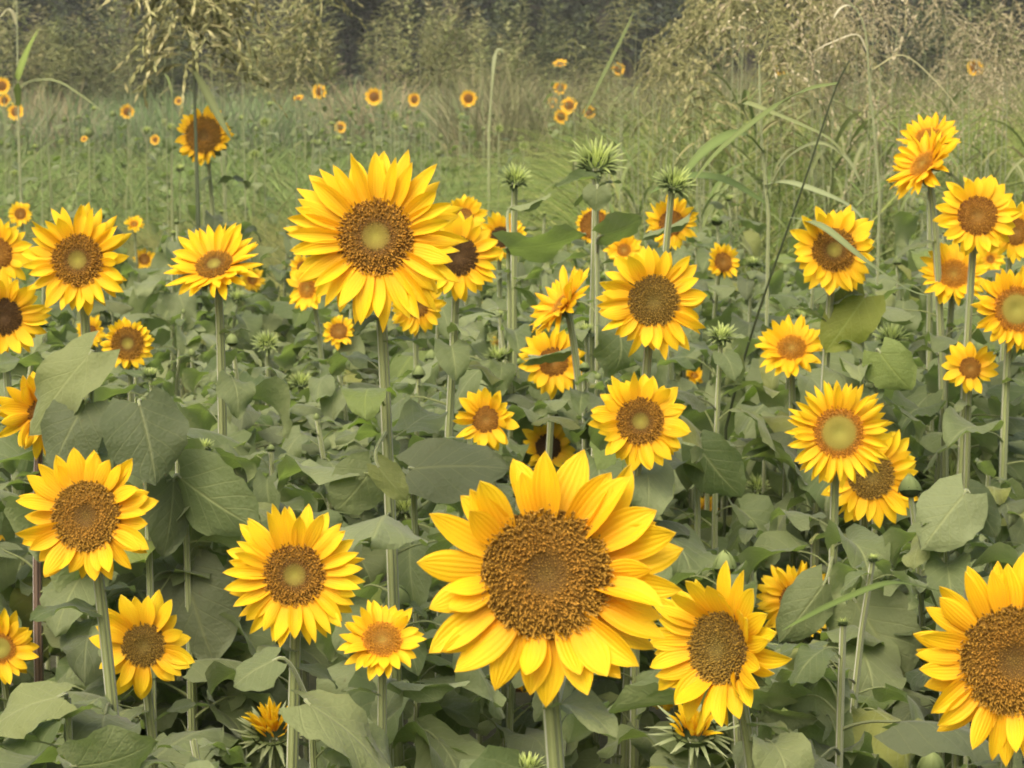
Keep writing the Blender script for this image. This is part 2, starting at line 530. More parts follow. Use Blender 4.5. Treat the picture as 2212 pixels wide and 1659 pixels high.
# ------------------------------------------------------------------ calyx: green dish and pointed bracts (disc radius 1)
def bract_pts(mb, th, r0, z0, elev, L, W, curl, tone0, tone1, rng):
    nu, nv = 3, 6
    rad = Vector((math.cos(th), math.sin(th), 0)); tan = Vector((-rad.y, rad.x, 0))
    p = rad * r0 + Vector((0, 0, z0)); a = elev
    pts = []; tn = []
    for j in range(nv):
        v = j / (nv - 1)
        if j: p = p + (rad * math.cos(a) + Vector((0, 0, 1)) * math.sin(a)) * L / (nv - 1)
        a += curl / (nv - 1)
        w = W * (1 - v ** 1.3) * (0.75 + 0.6 * v) + 0.004
        nrm = -rad * math.sin(a) + Vector((0, 0, 1)) * math.cos(a)
        for i in (-1, 0, 1):
            pts.append(tuple(p + tan * i * w / 2 + nrm * (0.18 * w if i else 0))); tn.append(lerp(tone0, tone1, v))
    mb.grid(pts, nu, nv, None, tn)

def dish(mb, depth, tone, r=1.0):
    nr, ns = 6, 20
    pts = []
    for j in range(nr):
        t = j / (nr - 1)
        rr = r * math.cos(t * math.pi / 2 * 0.93)
        z = -0.05 - depth * math.sin(t * math.pi / 2)
        for i in range(ns):
            th = 2 * math.pi * i / ns
            pts.append((rr * math.cos(th), rr * math.sin(th), z))
    mb.grid(pts, ns, nr, None, tone, close=True)
G0, G1 = (0.060, 0.085, 0.028), (0.16, 0.21, 0.07)
def calyx_mesh(rng):
    mb = MB(); dish(mb, 0.42, G0, 1.02)
    for lay, (n, e, L) in enumerate(((15, -20, .66), (13, -38, .58))):
        for k in range(n):
            bract_pts(mb, 2 * math.pi * (k + .5 * lay + rng.uniform(-.2, .2)) / n, 0.93, -0.14 - .1 * lay, R(e + rng.uniform(-10, 8)), L * rng.uniform(.8, 1.2), 0.42, R(rng.uniform(-40, 18)), G0, G1, rng)
    return mb.build('calyx', M['bract'])
CALYX = [calyx_mesh(rngD) for _ in range(3)]
L0, L1 = (0.32, 0.42, 0.09), (0.70, 0.80, 0.26)
def bud_mesh(rng, style):
    """unopened head, radius about 1 across its bracts, facing +Z"""
    mb = MB()
    dish(mb, 0.45, (0.055, 0.085, 0.028), 0.55)
    if style == 'spiky':
        for lay, (n, e, L, r0) in enumerate(((17, 22, .62, .50), (16, 42, .66, .46), (14, 62, .60, .38), (12, 78, .52, .26), (8, 86, .42, .12))):
            for k in range(n):
                bract_pts(mb, 2 * math.pi * (k + .5 * lay + rng.uniform(-.25, .25)) / n, r0, -.02 - .12 * (lay == 0), R(e + rng.uniform(-16, 14)), L * rng.uniform(.75, 1.2), 0.15 if lay < 2 else .12, R(rng.uniform(-35, 30)), lerp((0.11, .16, .05), L0, lay / 3 if lay < 3 else 1), lerp((.46, .55, .22), L1, lay / 4), rng)
        for k in range(9):
            bract_pts(mb, rng.uniform(0, 6.28), .42, -.28, R(rng.uniform(-50, -10)), .42, .34, R(30), (0.05, .08, .026), (.10, .14, .05), rng)
    elif style == 'open':                       # bracts spread wide round the first yellow petals
        for lay, (n, e, L, r0) in enumerate(((14, 5, .85, .40), (12, 25, .72, .38), (9, -25, .6, .36))):
            for k in range(n):
                bract_pts(mb, 2 * math.pi * (k + .5 * lay + rng.uniform(-.3, .3)) / n, r0, -.15, R(e + rng.uniform(-22, 22)), L * rng.uniform(.6, 1.2), 0.14, R(rng.uniform(-50, 30)), (0.12, .17, .05), (.48, .54, .30), rng)
    else:                                       # closed, bracts pressed over the top
        for lay, (n, r0, L) in enumerate(((9, .58, 1.25), (9, .56, 1.1), (8, .52, .95))):
            for k in range(n):
                bract_pts(mb, 2 * math.pi * (k + .5 * lay) / n + rng.uniform(-.1, .1), r0 + .03 * (2 - lay), -.2, R(88 + rng.uniform(-4, 6)), L * rng.uniform(.85, 1.1), 0.42, R(62), (0.13, .18, .06), (.36, .44, .17), rng)
    return mb.build('bud', M['bract'])
BUDS = {s: [bud_mesh(rngD, s) for _ in range(3)] for s in ('spiky', 'open', 'closed')}

# ------------------------------------------------------------------ the named sunflowers
# px, py of the disc, disc radius and petal-tip radius (plan pixels), real diameter, yaw, pitch, disc kind, petals per ring, cup, label, opts
FL = [
 (1180, 1240, 140, 292, .270, 2, 13, 'brown_big', 17, 15, 'largest sunflower, in the front middle, with a huge all-brown disc', dict(w=1.3, lean=.10, irr=1.45, mat='o')),
 (812, 512, 84, 203, .275, -2, 14, 'green_eye', 21, 12, 'tall big slim-petalled sunflower with a green eye, highest bloom left of the middle', dict(w=1.05, irr=.8)),
 (990, 553, 44, 102, .18, 5, 8, 'dark', 16, 8, 'sunflower with plain dark disc, half behind the right petals of the tall big one', dict()),
 (1004, 468, 20, 52, .16, 10, 20, 'rust', 12, 25, 'small sunflower peeping out above the dark-disc one behind the tall big flower', dict()),
 (1082, 512, 24, 58, .15, 12, 10, 'dark', 13, 12, 'small sunflower behind the stem of the smallest spiky bud', dict(free=1)),
 (902, 662, 26, 66, .16, 15, -5, 'rust', 12, 10, 'sunflower hanging under the lower right petals of the tall big one', dict()),
 (664, 622, 24, 58, .15, -35, 10, 'orange', 12, 20, 'small left-facing sunflower under the left petals of the tall big one', dict()),
 (654, 578, 14, 34, .12, -15, 5, 'rust', 10, 15, 'tiny sunflower squeezed against the left petals of the tall big one', dict()),
 (732, 716, 20, 40, .12, 0, 25, 'rust', 11, 30, 'small rusty sunflower sunk among leaves below the tall big one', dict(free=1)),
 (168, 562, 57, 128, .195, -4, 8, 'green_eye', 18, 8, 'large sunflower with a green eye near the left edge, overlapping its two neighbours', dict(irr=1.2)),
 (-8, 548, 36, 84, .17, 10, 10, 'rust', 15, 12, 'sunflower cut by the left edge, behind the upper left green-eyed one', dict()),
 (6, 684, 42, 104, .19, 12, 0, 'dark', 16, 5, 'dark-disc sunflower at the left edge, below the green-eyed one', dict(free=1)),
 (44, 462, 13, 30, .13, 0, 15, 'rust', 10, 15, 'small sunflower showing over the top of the left edge flowers', dict()),
 (463, 572, 42, 114, .19, -14, 48, 'green_eye', 19, 22, 'upward-tilted sunflower between the tall big one and the left edge', dict(irr=.8)),
 (276, 742, 36, 60, .125, 2, 8, 'green_eye', 15, 10, 'small round sunflower right of the pale stem under the left green-eyed one', dict()),
 (92, 892, 34, 112, .18, 25, 5, 'rust', 14, 25, 'ragged sunflower at the left edge behind a folded grey leaf', dict(free=1, irr=1.5, mat='o', stem='stem_brown')),
 (186, 1115, 76, 158, .20, -5, 12, 'brown', 16, 8, 'large sunflower with a wide ginger-brown disc, lower left', dict(w=1.1, irr=1.3, mat='o')),
 (636, 1242, 68, 160, .205, 2, 10, 'green_eye', 18, 10, 'round sunflower with a sharp green eye ringed by brown florets, left of the largest one', dict(w=1.0, irr=.7)),
 (826, 1382, 44, 98, .123, 4, 42, 'orange', 15, 22, 'small upward-facing sunflower with an orange centre, touching the left petals of the largest one', dict()),
 (310, 1394, 48, 122, .17, 8, 10, 'olive', 9, 8, 'star-like sunflower with few long petals and a dark squarish disc, lower left', dict(irr=1.5, w=.95)),
 (0, 1400, 34, 86, .14, 5, 10, 'big_green', 14, 10, 'sunflower with a green centre cut by the left edge near the bottom', dict()),
 (1412, 650, 57, 130, .20, 5, 6, 'olive', 16, 8, 'large sunflower with a dark olive disc, right of the middle', dict(irr=1.2)),
 (1214, 655, 30, 96, .18, -72, 40, 'orange', 17, 22, 'orange-tinted sunflower seen from the side, looking up to the left', dict(mat='o')),
 (1196, 782, 33, 80, .16, 0, 12, 'rust', 13, 10, 'sunflower crossed by a leaf and a stem, under the side-turned orange one', dict(free=1)),
 (1050, 906, 30, 76, .12, -12, 12, 'rust', 12, 15, 'small sunflower with short crowded petals above the broad dark leaf in the middle', dict(irr=1.5)),
 (1184, 966, 30, 66, .14, 18, 15, 'dark', 11, 20, 'half-hidden sunflower with a dark disc just above the largest one', dict(free=1, irr=1.4)),
 (1383, 910, 52, 112, .17, 2, 10, 'green_eye', 15, 8, 'neat sunflower with rounded petals, above the right shoulder of the largest one', dict(w=1.15)),
 (1285, 487, 32, 44, .13, 0, 5, 'rust', 15, 5, 'short-petalled orange-brown sunflower behind the stem of the biggest spiky bud', dict(free=1, mat='o')),
 (1450, 482, 28, 62, .15, 5, 8, 'rust', 14, 8, 'sunflower barred by a thin leaf, below the right-hand spiky bud', dict(free=1)),
 (1348, 540, 16, 46, .13, -5, 20, 'orange', 11, 20, 'yellow sunflower tip showing left above the dark olive-disc one', dict()),
 (1562, 566, 22, 45, .125, 25, 15, 'rust', 12, 20, 'small lone sunflower between the dark olive-disc one and the grass', dict(irr=1.3)),
 (1802, 540, 48, 102, .19, -3, 10, 'green_eye', 15, 8, 'sunflower crossed by a long green grass blade, upper right', dict(w=1.1)),
 (1710, 752, 33, 82, .16, -10, 40, 'orange', 16, 20, 'upward-looking sunflower with an orange heart, right of the dark olive-disc one', dict()),
 (1812, 935, 56, 122, .19, 0, 12, 'big_green', 21, 12, 'full sunflower with a ring of many fine petals and a green centre, middle right', dict(w=.85, irr=.6)),
 (1882, 1028, 52, 122, .212, 8, 5, 'olive', 16, 4, 'sunflower with an olive disc peeping out behind the fine-petalled one', dict()),
 (1552, 1400, 84, 188, .225, -44, 8, 'olive', 15, 36, 'large left-turned sunflower with a fuzzy olive disc, right of the largest one', dict(irr=1.1)),
 (1718, 1298, 36, 92, .17, 0, 12, 'rust', 17, 12, 'sunflower covered by a rounded leaf, behind the left-turned one', dict()),
 (2192, 1428, 118, 228, .245, -6, 8, 'brown_big', 17, 8, 'very large sunflower with a dark brown disc cut by the right edge', dict(w=1.0, mat='o')),
 (2112, 466, 44, 97, .18, 0, 10, 'rust', 14, 6, 'loosely petalled sunflower with a rusty disc, below the two tilted ones at the right', dict(irr=1.2)),
 (2060, 592, 34, 80, .16, -8, 25, 'orange', 16, 18, 'sunflower with an orange-brown disc left of the pale stem at the right edge', dict()),
 (2194, 500, 30, 70, .15, 10, 5, 'rust', 13, 5, 'sunflower behind the lower right petals of the loosely petalled one', dict()),
 (2195, 668, 50, 98, .18, 8, 10, 'big_green', 19, 10, 'sunflower with a large pale green centre cut by the right edge', dict(mat='o')),
 (2096, 795, 24, 64, .12, -8, 10, 'rust', 8, 10, 'small star-shaped sunflower with narrow petals, right side', dict(irr=1.3, w=.8)),
 (1994, 354, 34, 96, .19, -62, 36, 'orange', 19, 20, 'front one of the two tilted sunflowers high at the right, looking up to the left', dict(mat='o')),
 (2008, 300, 32, 70, .16, -14, 44, 'orange', 18, 22, 'back one of the two tilted sunflowers high at the right', dict(mat='o')),
 (440, 292, 40, 66, .235, -6, 12, 'brown', 15, 12, 'lone tall sunflower behind a dark grass stem, upper left above the canopy', dict(irr=1.4, mat='o')),
 (1500, 812, 9, 28, .10, 10, 40, 'orange', 9, 40, 'tiny crumpled sunflower right above the neat rounded-petal one', dict(free=1)),
 (1526, 1096, 9, 30, .10, -10, 60, 'orange', 9, 40, 'tiny sunflower tucked under a heart-shaped leaf, left of the fine-petalled one', dict(free=1)),
 (1552, 1172, 8, 22, .09, 0, 30, 'orange', 8, 30, 'tiny yellow sunflower in the leaves above the left-turned one', dict(free=1)),
 (8, 1140, 14, 30, .10, 20, 10, 'rust', 9, 20, 'tiny sunflower cut by the left edge beside the ginger-brown one', dict(free=1)),
 (322, 1050, 13, 42, .11, 40, -20, 'rust', 8, 10, 'wilting sunflower with limp petals behind the right shoulder of the ginger-brown one', dict(free=1, irr=1.8)),
 (290, 484, 9, 24, .11, 10, 40, 'orange', 9, 30, 'tiny sunflower right of the top of the left green-eyed one', dict(free=1)),
 (312, 560, 12, 26, .12, 0, 5, 'rust', 10, 5, 'small brownish sunflower between the green-eyed one and the upward-tilted one', dict(free=1)),
 (545, 604, 12, 32, .12, 20, 20, 'orange', 10, 25, 'pale sunflower behind the right side of the upward-tilted one', dict(free=1)),
 (196, 716, 14, 40, .12, -10, 0, 'rust', 10, 5, 'sunflower behind the pale stem left of the small round one', dict(free=1)),
 (1116, 1502, 16, 30, .09, -10, 5, 'dark', 9, 10, 'small dark sunflower hanging under the lowest petals of the largest one', dict(free=1)),
 (882, 1540, 9, 20, .08, 0, 10, 'orange', 8, 20, 'tiny orange sunflower deep in the leaves below the small upward-facing one', dict(free=1)),
 (1436, 1505, 14, 36, .10, -10, -5, 'orange', 9, 10, 'small sunflower under the lower petals of the left-turned one', dict(free=1)),
 (404, 822, 8, 20, .09, 0, 20, 'orange', 8, 30, 'tiny half-open sunflower above the big heart-shaped leaf at the left', dict(free=1)),
 (1056, 650, 7, 20, .10, 0, 10, 'orange', 8, 20, 'tiny sunflower right of the dark-disc one behind the tall big flower', dict(free=1)),
 (1078, 742, 8, 22, .10, 0, 20, 'orange', 8, 30, 'tiny sunflower left of the leaf-crossed one', dict(free=1)),
 (2172, 850, 8, 24, .10, 10, 10, 'orange', 8, 20, 'tiny sunflower right of the small star-shaped one', dict(free=1)),
 (2140, 560, 10, 34, .12, 0, 10, 'orange', 9, 20, 'small sunflower just under the loosely petalled one at the right', dict(free=1)),
]
K = 2212 / TANW
HEADS = []                                    # cx, cy, R, depth, free
for f in FL:
    HEADS.append((f[0], f[1], f[3], f[4] * K / (2 * f[3]), f[11].get('free', 0)))

# px, py, radius, real diameter, yaw, pitch, style, label
BD = [
 (1288, 346, 60, .125, 0, 52, 'spiky', 'biggest spiky green bud, standing highest against the far grass', .9),
 (1114, 384, 38, .085, 10, 50, 'spiky', 'smallest spiky bud of the three above the canopy, leftmost', .8),
 (1458, 392, 46, .095, 25, 50, 'spiky', 'spiky green bud leaning right above the leaf-barred sunflower', .9),
 (588, 1572, 88, .13, -5, 62, 'open', 'opening bud with upright yellow petals beside the stem of the round green-eyed sunflower', 1),
 (1500, 1572, 88, .13, 0, 66, 'open', 'opening bud with yellow petals below the left-turned sunflower', 1),
 (2012, 1652, 50, .065, 0, 75, 'closed', 'tightly closed green bud at the bottom, below the very large right-edge sunflower', 1),
 (2056, 1040, 62, .13, -5, 45, 'spiky', 'pale wide spiky bud above the large heart-shaped leaf at the right', 1),
 (1925, 728, 42, .10, 0, 60, 'spiky', 'flat green bud right of the orange-hearted upward-looking sunflower', 1),
 (576, 740, 32, .09, 0, 40, 'spiky', 'yellowish bud between the tall big sunflower stem and the upward-tilted one', 1),
 (650, 824, 30, .085, 10, 60, 'spiky', 'pale green bud left of the tall big sunflower stem, in the leaves', 1),
 (872, 1096, 32, .075, 0, 60, 'spiky', 'green bud left above the largest sunflower', 1),
 (1636, 1050, 30, .08, 0, 50, 'spiky', 'pale green bud left of the fine-petalled sunflower stem', 1),
 (105, 500, 22, .08, 0, 50, 'spiky', 'small bud between the left edge sunflower and the green-eyed one', 1),
]
BHEADS = [(b[0], b[1], b[2] * (1.0 if b[6] == 'open' else .8), b[3] * K / (2 * b[2]), 0) for b in BD]
# big leaves of their own kept clear: px, py, radius, depth
KEEP = HEADS + BHEADS
LEAF_KEEP = []

def blocked(points, own=None, margin=1.0):
    for p in points:
        x, y, d = proj(p)
        if d < 1.7: return True
        for i, (cx, cy, r, hd, free) in enumerate(KEEP):
            if hd < d - 0.03: continue
            rr = r * margin * (0.75 if free else (0.97 if y > cy else .9))
            if (x - cx) ** 2 + (y - cy) ** 2 < rr * rr: return True
        for cx, cy, r, hd in LEAF_KEEP:
            if hd >= d and (x - cx) ** 2 + (y - cy) ** 2 < r * r: return True
    return False

def stem_part(root, pts, r0, r1, material='stem', seg=8, name='stem'):
    mb = MB(); n = len(pts)
    mb.tube([p - root.location for p in pts], [r0 + (r1 - r0) * i / (n - 1) for i in range(n)], seg)
    return link(name, mb.build(name, M[material]), root)

def leafy(root, pts, rng, n_leaf, top_gap, size, own=None, margin=1.02, lowest=0.55, lib=None):
    """leaves up the stem, spirally, refusing places that would cover a bloom further back"""
    L = [0.0]
    for a, b in zip(pts, pts[1:]): L.append(L[-1] + (b - a).length)
    total = L[-1]
    az = rng.uniform(0, 6.28)
    for k in range(n_leaf):
        t = k / max(n_leaf - 1, 1)
        s = total - top_gap - t ** 1.1 * (total - top_gap - lowest) * 0.85
        if s < 0.2: break
        i = max(j for j in range(len(L)) if L[j] <= s); i = min(i, len(pts) - 2)
        p = pts[i].lerp(pts[i + 1], (s - L[i]) / max(L[i + 1] - L[i], 1e-6))
        sz = size * (0.42 + 0.58 * min(t * 3.2, 1)) * rng.uniform(0.8, 1.18)
        az += 2.4 + rng.uniform(-.4, .4)
        src = rng.choice(TOPLEAVES) if k < 2 else rng.choice(lib or LEAVES)
        for attempt in range(9):
            a = az + attempt * .75
            m = Matrix.Translation(p - root.location) @ Matrix.Rotation(a, 4, 'Z') @ Matrix.Rotation(R(rng.uniform(-18, 14)), 4, 'X') @ Matrix.Rotation(R(rng.uniform(-14, 14)), 4, 'Y') @ Matrix.Diagonal((sz * rng.uniform(.9, 1.1), sz, sz, 1))
            w = Matrix.Translation(root.location) @ m
            vs = src.vertices
            chk = [w @ vs[q].co for q in range(0, len(vs), 9)]
            if not blocked(chk, own, margin):
                link('leaf', src, root, m)
                break

def head_matrix(pos, yaw, pitch, spin):
    n = Vector((math.sin(R(yaw)) * math.cos(R(pitch)), -math.cos(R(yaw)) * math.cos(R(pitch)), math.sin(R(pitch))))
    q = n.to_track_quat('Z', 'Y')
    return Matrix.Translation(pos) @ q.to_matrix().to_4x4() @ Matrix.Rotation(spin, 4, 'Z'), n

def stem_curve(pos, n, rng, lean=0.0, back=0.03):
    neck = pos - n * back
    base = Vector((pos.x - n.x * .12 + lean + rng.uniform(-.05, .05), pos.y - n.y * 0.10 + .02 + rng.uniform(-.04, .04), 0))
    c2 = neck - n * 0.07 + Vector((0, 0, -0.12))
    c1 = base + Vector((rng.uniform(-.04, .04), rng.uniform(-.04, .04), 0.6))
    return bezier(base, c1, c2, neck, 18), base

def flower_head(root, pos, rd, Rt, yaw, pitch, kind, nring, cup, opt, rng, disc_r):
    hm, n = head_matrix(pos, yaw, pitch, rng.uniform(0, 6.28))
    me = DISCS[kind]
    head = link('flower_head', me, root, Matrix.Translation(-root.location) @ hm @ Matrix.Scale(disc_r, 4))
    link('calyx', rng.choice(CALYX), head, Matrix.Rotation(rng.uniform(0, 6), 4, 'Z'))
    ratio = Rt / rd
    nring = round(nring * 1.28)
    irr = opt.get('irr', 1.15)
    lib = PETALS_O if opt.get('mat') == 'o' else PETALS
    for ring in range(2):
        for k in range(nring):
            th = 2 * math.pi * (k + 0.5 * ring + rng.uniform(-.22, .22) * irr) / nring
            Lp = (ratio - 0.86) * rng.uniform(1 - .22 * irr, 1 + .07 * irr) * (1.0 if ring else .93)
            if irr > 1.25 and ring == 0 and rng.random() < 0.06: continue
            e = R(cup * (1.0 if ring == 0 else .55) + rng.gauss(0, 6 * irr)) + R(6 if ring == 0 else -2)
            w = 2 * math.pi * ratio * .62 / nring * opt.get('w', 1.0) * rng.uniform(0.85, 1.2) * 2.2
            w = min(w, Lp * .98)
            m = Matrix.Rotation(th - math.pi / 2, 4, 'Z') @ Matrix.Translation((0, 0.86, -0.02 - 0.07 * ring)) @ \
                Matrix.Rotation(e, 4, 'X') @ Matrix.Rotation(rng.gauss(0, .22 * irr), 4, 'Y') @ Matrix.Rotation(rng.gauss(0, .10 * irr), 4, 'Z') @ \
                Matrix.Diagonal((w, Lp, Lp, 1))
            link('petal', rng.choice(lib), head, m)
    return n

PLANTS = {}
for idx, (px, py, rd, Rt, D, yaw, pitch, kind, nring, cup, label, opt) in enumerate(FL):
    rng = random.Random(100 + idx)
    d = D * K / (2 * Rt)
    pos = P(px, py, d)
    hm, n = head_matrix(pos, yaw, pitch, 0)
    disc_r = rd / K * d
    pts, base = stem_curve(pos, n, rng, opt.get('lean', 0), disc_r * 0.42)
    root = thing('sunflower', base, label, 'sunflower', 'sunflowers in bloom in the near crop')
    big = min(1.0, D / .2)
    pts2 = pts
    sr = 0.0088 * (0.5 + 0.5 * big) * (1.15 if idx == 0 else 1)
    stem_part(root, pts2, sr * 1.25, sr * .85, opt.get('stem', 'stem'), 10 if d < 4.5 else 7)
    flower_head(root, pos, rd, Rt, yaw, pitch, kind, nring, cup, opt, rng, disc_r)
    leafy(root, pts2, rng, 17 if D > .13 else 11, 0.12 if D > .13 else .08, (0.148 if D > .13 else .12) * rng.uniform(.9, 1.1))
    PLANTS[idx] = (root, pts2)

for idx, (px, py, rp, D, yaw, pitch, style, label, lf) in enumerate(BD):
    rng = random.Random(400 + idx)
    d = D * K / (2 * rp)
    pos = P(px, py, d)
    hm, n = head_matrix(pos, yaw, pitch, rng.uniform(0, 6))
    r = D / 2
    pts, base = stem_curve(pos, n, rng, 0, r * .4)
    root = thing('budding_sunflower', base, label, 'sunflower bud', 'sunflowers in bud')
    stem_part(root, pts, .011, .0075, 'stem', 8)
    hd = link('bud', rng.choice(BUDS[style]), root, Matrix.Translation(-base) @ hm @ Matrix.Scale(r, 4))
    if style == 'open':
        for k in range(44):
            th = rng.uniform(0, 6.28); rr = rng.uniform(0.05, .36)
            L = rng.uniform(.45, .68)
            link('petal', rng.choice(PETALS), hd, Matrix.Rotation(th, 4, 'Z') @ Matrix.Translation((0, rr, -.05)) @ Matrix.Rotation(R(88 - 95 * rr + rng.uniform(-18, 14)), 4, 'X') @ Matrix.Rotation(rng.uniform(-.8, .8), 4, 'Y') @ Matrix.Diagonal((.24, L, L, 1)))
    leafy(root, pts, rng, 9, 0.05, 0.13 * lf)
    PLANTS['b%d' % idx] = (root, pts)

# ------------------------------------------------------------------ large leaves one can point to
def placed_leaf(plant, bx, by, tx, ty, d, kind='leaf', tilt=0, roll=0, W=1.0, back=0.0, flat=False, label=None, side=0):
    """leaf whose base shows at (bx,by) and tip at (tx,ty); back = how much further the tip is than the base"""
    b = P(bx, by, d); t = P(tx, ty, d + back)
    near = None
    if plant in PLANTS:
        near = min(PLANTS[plant][1], key=lambda p: (p - b).length)
        if (near - b).length > .16: near = None
    if near is None:
        root, pts = OWN.get(plant, (None, None))
        if root is None or min((p - b).length for p in pts) > .16:
            st = b + Vector((side, .05, 0))
            root = thing('leafy_sunflower', (st.x, st.y, 0), '', 'sunflower plant', 'sunflower plants without a bloom in the near crop')
            pts = bezier(Vector((st.x, st.y, 0)), Vector((st.x, st.y, b.z * .4)), Vector((st.x + .01, st.y, b.z * .7)), Vector((st.x, st.y, b.z - .015)), 12)
            stem_part(root, pts, .009, .005, 'stem', 7)
            OWN[plant] = (root, pts)
            OWN_ROOTS.append((root, pts))
        near = min(pts, key=lambda p: (p - b).length)
    else:
        root = PLANTS[plant][0]
    y = (t - b); L = y.length; y.normalize()
    view = (CAM - b).normalized()
    z = view - y * view.dot(y); z.normalize()
    z = Matrix.Rotation(R(roll), 3, y) @ z
    x = y.cross(z)
    m = Matrix((x, y, z)).transposed().to_4x4()
    lib = FLATLEAVES if flat else BLADES[kind]
    src = lib[(int(bx) + int(by)) % len(lib)]
    M4 = Matrix.Translation(b - root.location) @ m @ Matrix.Rotation(R(tilt), 4, 'X') @ Matrix.Diagonal((L * W, L * 1.03, L, 1))
    o = link('leaf', src, root, M4)
    if label: o['label'] = label
    mb = MB()
    gap = (b - near)
    pp = bezier(near, near + gap * .4 + Vector((0, 0, gap.length * .08)), b - y * gap.length * .25 + Vector((0, 0, gap.length * .06)), b + y * .004, 8)
    mb.tube([q - root.location for q in pp], [.0034] * 5 + [.003, .0028, .0024, .002], 6)
    inv = M4.inverted()
    mb.v = [np.array([tuple(inv @ Vector(q)) for q in v]) for v in mb.v]
    link('petiole', mb.build('petiole', M['stem']), o)
    LEAF_KEEP.append(((bx + tx) / 2, (by + ty) / 2, .42 * math.hypot(tx - bx, ty - by), d))
    return o
OWN = {}; OWN_ROOTS = []
# index of plants: 9 green-eyed left, 14 small round, 16 ginger, 17 round, 19 star, 1 tall, 21 olive, 26 neat, 33 fine, 35 left-turned, 37 right edge
placed_leaf('L3', 300, 872, 345, 1040, 3.75, 'leaf_dark', roll=-8, W=1.25, back=-.03, label='large dark heart-shaped leaf')
placed_leaf(9, 185, 870, 110, 1010, 3.85, 'leaf_dark', roll=20, W=1.1, back=-.02)
placed_leaf(9, 195, 762, 66, 945, 3.85, 'leaf', roll=35, W=.75, back=.03, label='grey folded leaf')
placed_leaf('L4', 388, 1030, 560, 1145, 3.82, 'leaf', roll=25, W=.95, back=-.03, label='big drooping leaf')
placed_leaf('L4', 375, 1035, 350, 1200, 3.82, 'leaf_dark', roll=-30, W=.9)
placed_leaf(1, 806, 1010, 730, 1110, 3.68, 'leaf', roll=-10, W=1.2)
placed_leaf(1, 815, 1005, 880, 1080, 3.58, 'leaf', roll=15, W=.8)
placed_leaf('L5', 890, 1012, 1095, 1015, 3.9, 'leaf_dark', roll=-35, W=.95, label='broad dark leaf')
placed_leaf('L2', 1510, 965, 1595, 1080, 4.2, 'leaf', roll=10, W=1.0)
placed_leaf('L1', 2085, 1065, 1990, 1185, 3.9, 'leaf', roll=12, W=1.15, label='large heart-shaped leaf')
placed_leaf('L1', 2092, 1062, 2150, 1160, 3.92, 'leaf_dark', roll=-20, W=.9)
placed_leaf(33, 1848, 1298, 1960, 1470, 4.1, 'leaf', roll=12, W=1.1, label='large smooth leaf right of the stem')
placed_leaf(33, 1780, 1262, 1682, 1385, 4.1, 'leaf', roll=-10, W=.85, label='rounded leaf')
placed_leaf('L6', 1650, 1536, 1290, 1510, 3.3, 'leaf', roll=75, W=.5, flat=True, label='long leaf seen edge-on')
placed_leaf('L6', 1655, 1536, 1765, 1560, 3.3, 'leaf', roll=40, W=1.4, flat=True)
placed_leaf(17, 665, 1520, 880, 1650, 3.2, 'leaf', roll=-50, W=.8, tilt=-8)
placed_leaf('L8', 160, 1655, 340, 1625, 3.0, 'leaf', roll=40, W=1.1)
placed_leaf(16, 130, 1505, -40, 1560, 3.2, 'leaf', roll=50, W=1.0)
placed_leaf('L7', 400, 1235, 455, 1430, 3.9, 'leaf_dark', roll=10, W=1.15)
placed_leaf(17, 595, 1425, 500, 1480, 3.2, 'leaf', roll=45, W=1.2)
placed_leaf('L9', 1900, 760, 1960, 850, 4.8, 'leaf_green', roll=0, W=1.2)
placed_leaf('L9b', 1870, 640, 1790, 760, 4.9, 'leaf_green', roll=10, W=1.0)
placed_leaf('b0', 1290, 405, 1285, 455, 5.1, 'leaf', roll=-10, W=1.5)
placed_leaf('b0', 1282, 385, 1195, 400, 5.15, 'leaf', roll=50, W=.8, flat=True)
placed_leaf('b0', 1300, 508, 1390, 475, 5.1, 'leaf', roll=50, W=1.2)
placed_leaf('b1', 1098, 535, 1265, 510, 5.4, 'leaf', roll=65, W=1.0)
placed_leaf('b1', 1110, 445, 1190, 425, 5.5, 'leaf', roll=70, W=.6, flat=True)
placed_leaf(28, 1405, 500, 1500, 468, 5.6, 'leaf', roll=70, W=.7, flat=True)
placed_leaf(23, 1150, 770, 1250, 752, 5.1, 'leaf', roll=60, W=.9, flat=True)
placed_leaf(0, 1215, 1445, 1160, 1560, 2.62, 'leaf_dark', roll=20, W=.8)
placed_leaf(18, 850, 1470, 1010, 1482, 3.34, 'leaf', roll=60, W=.8, flat=True)

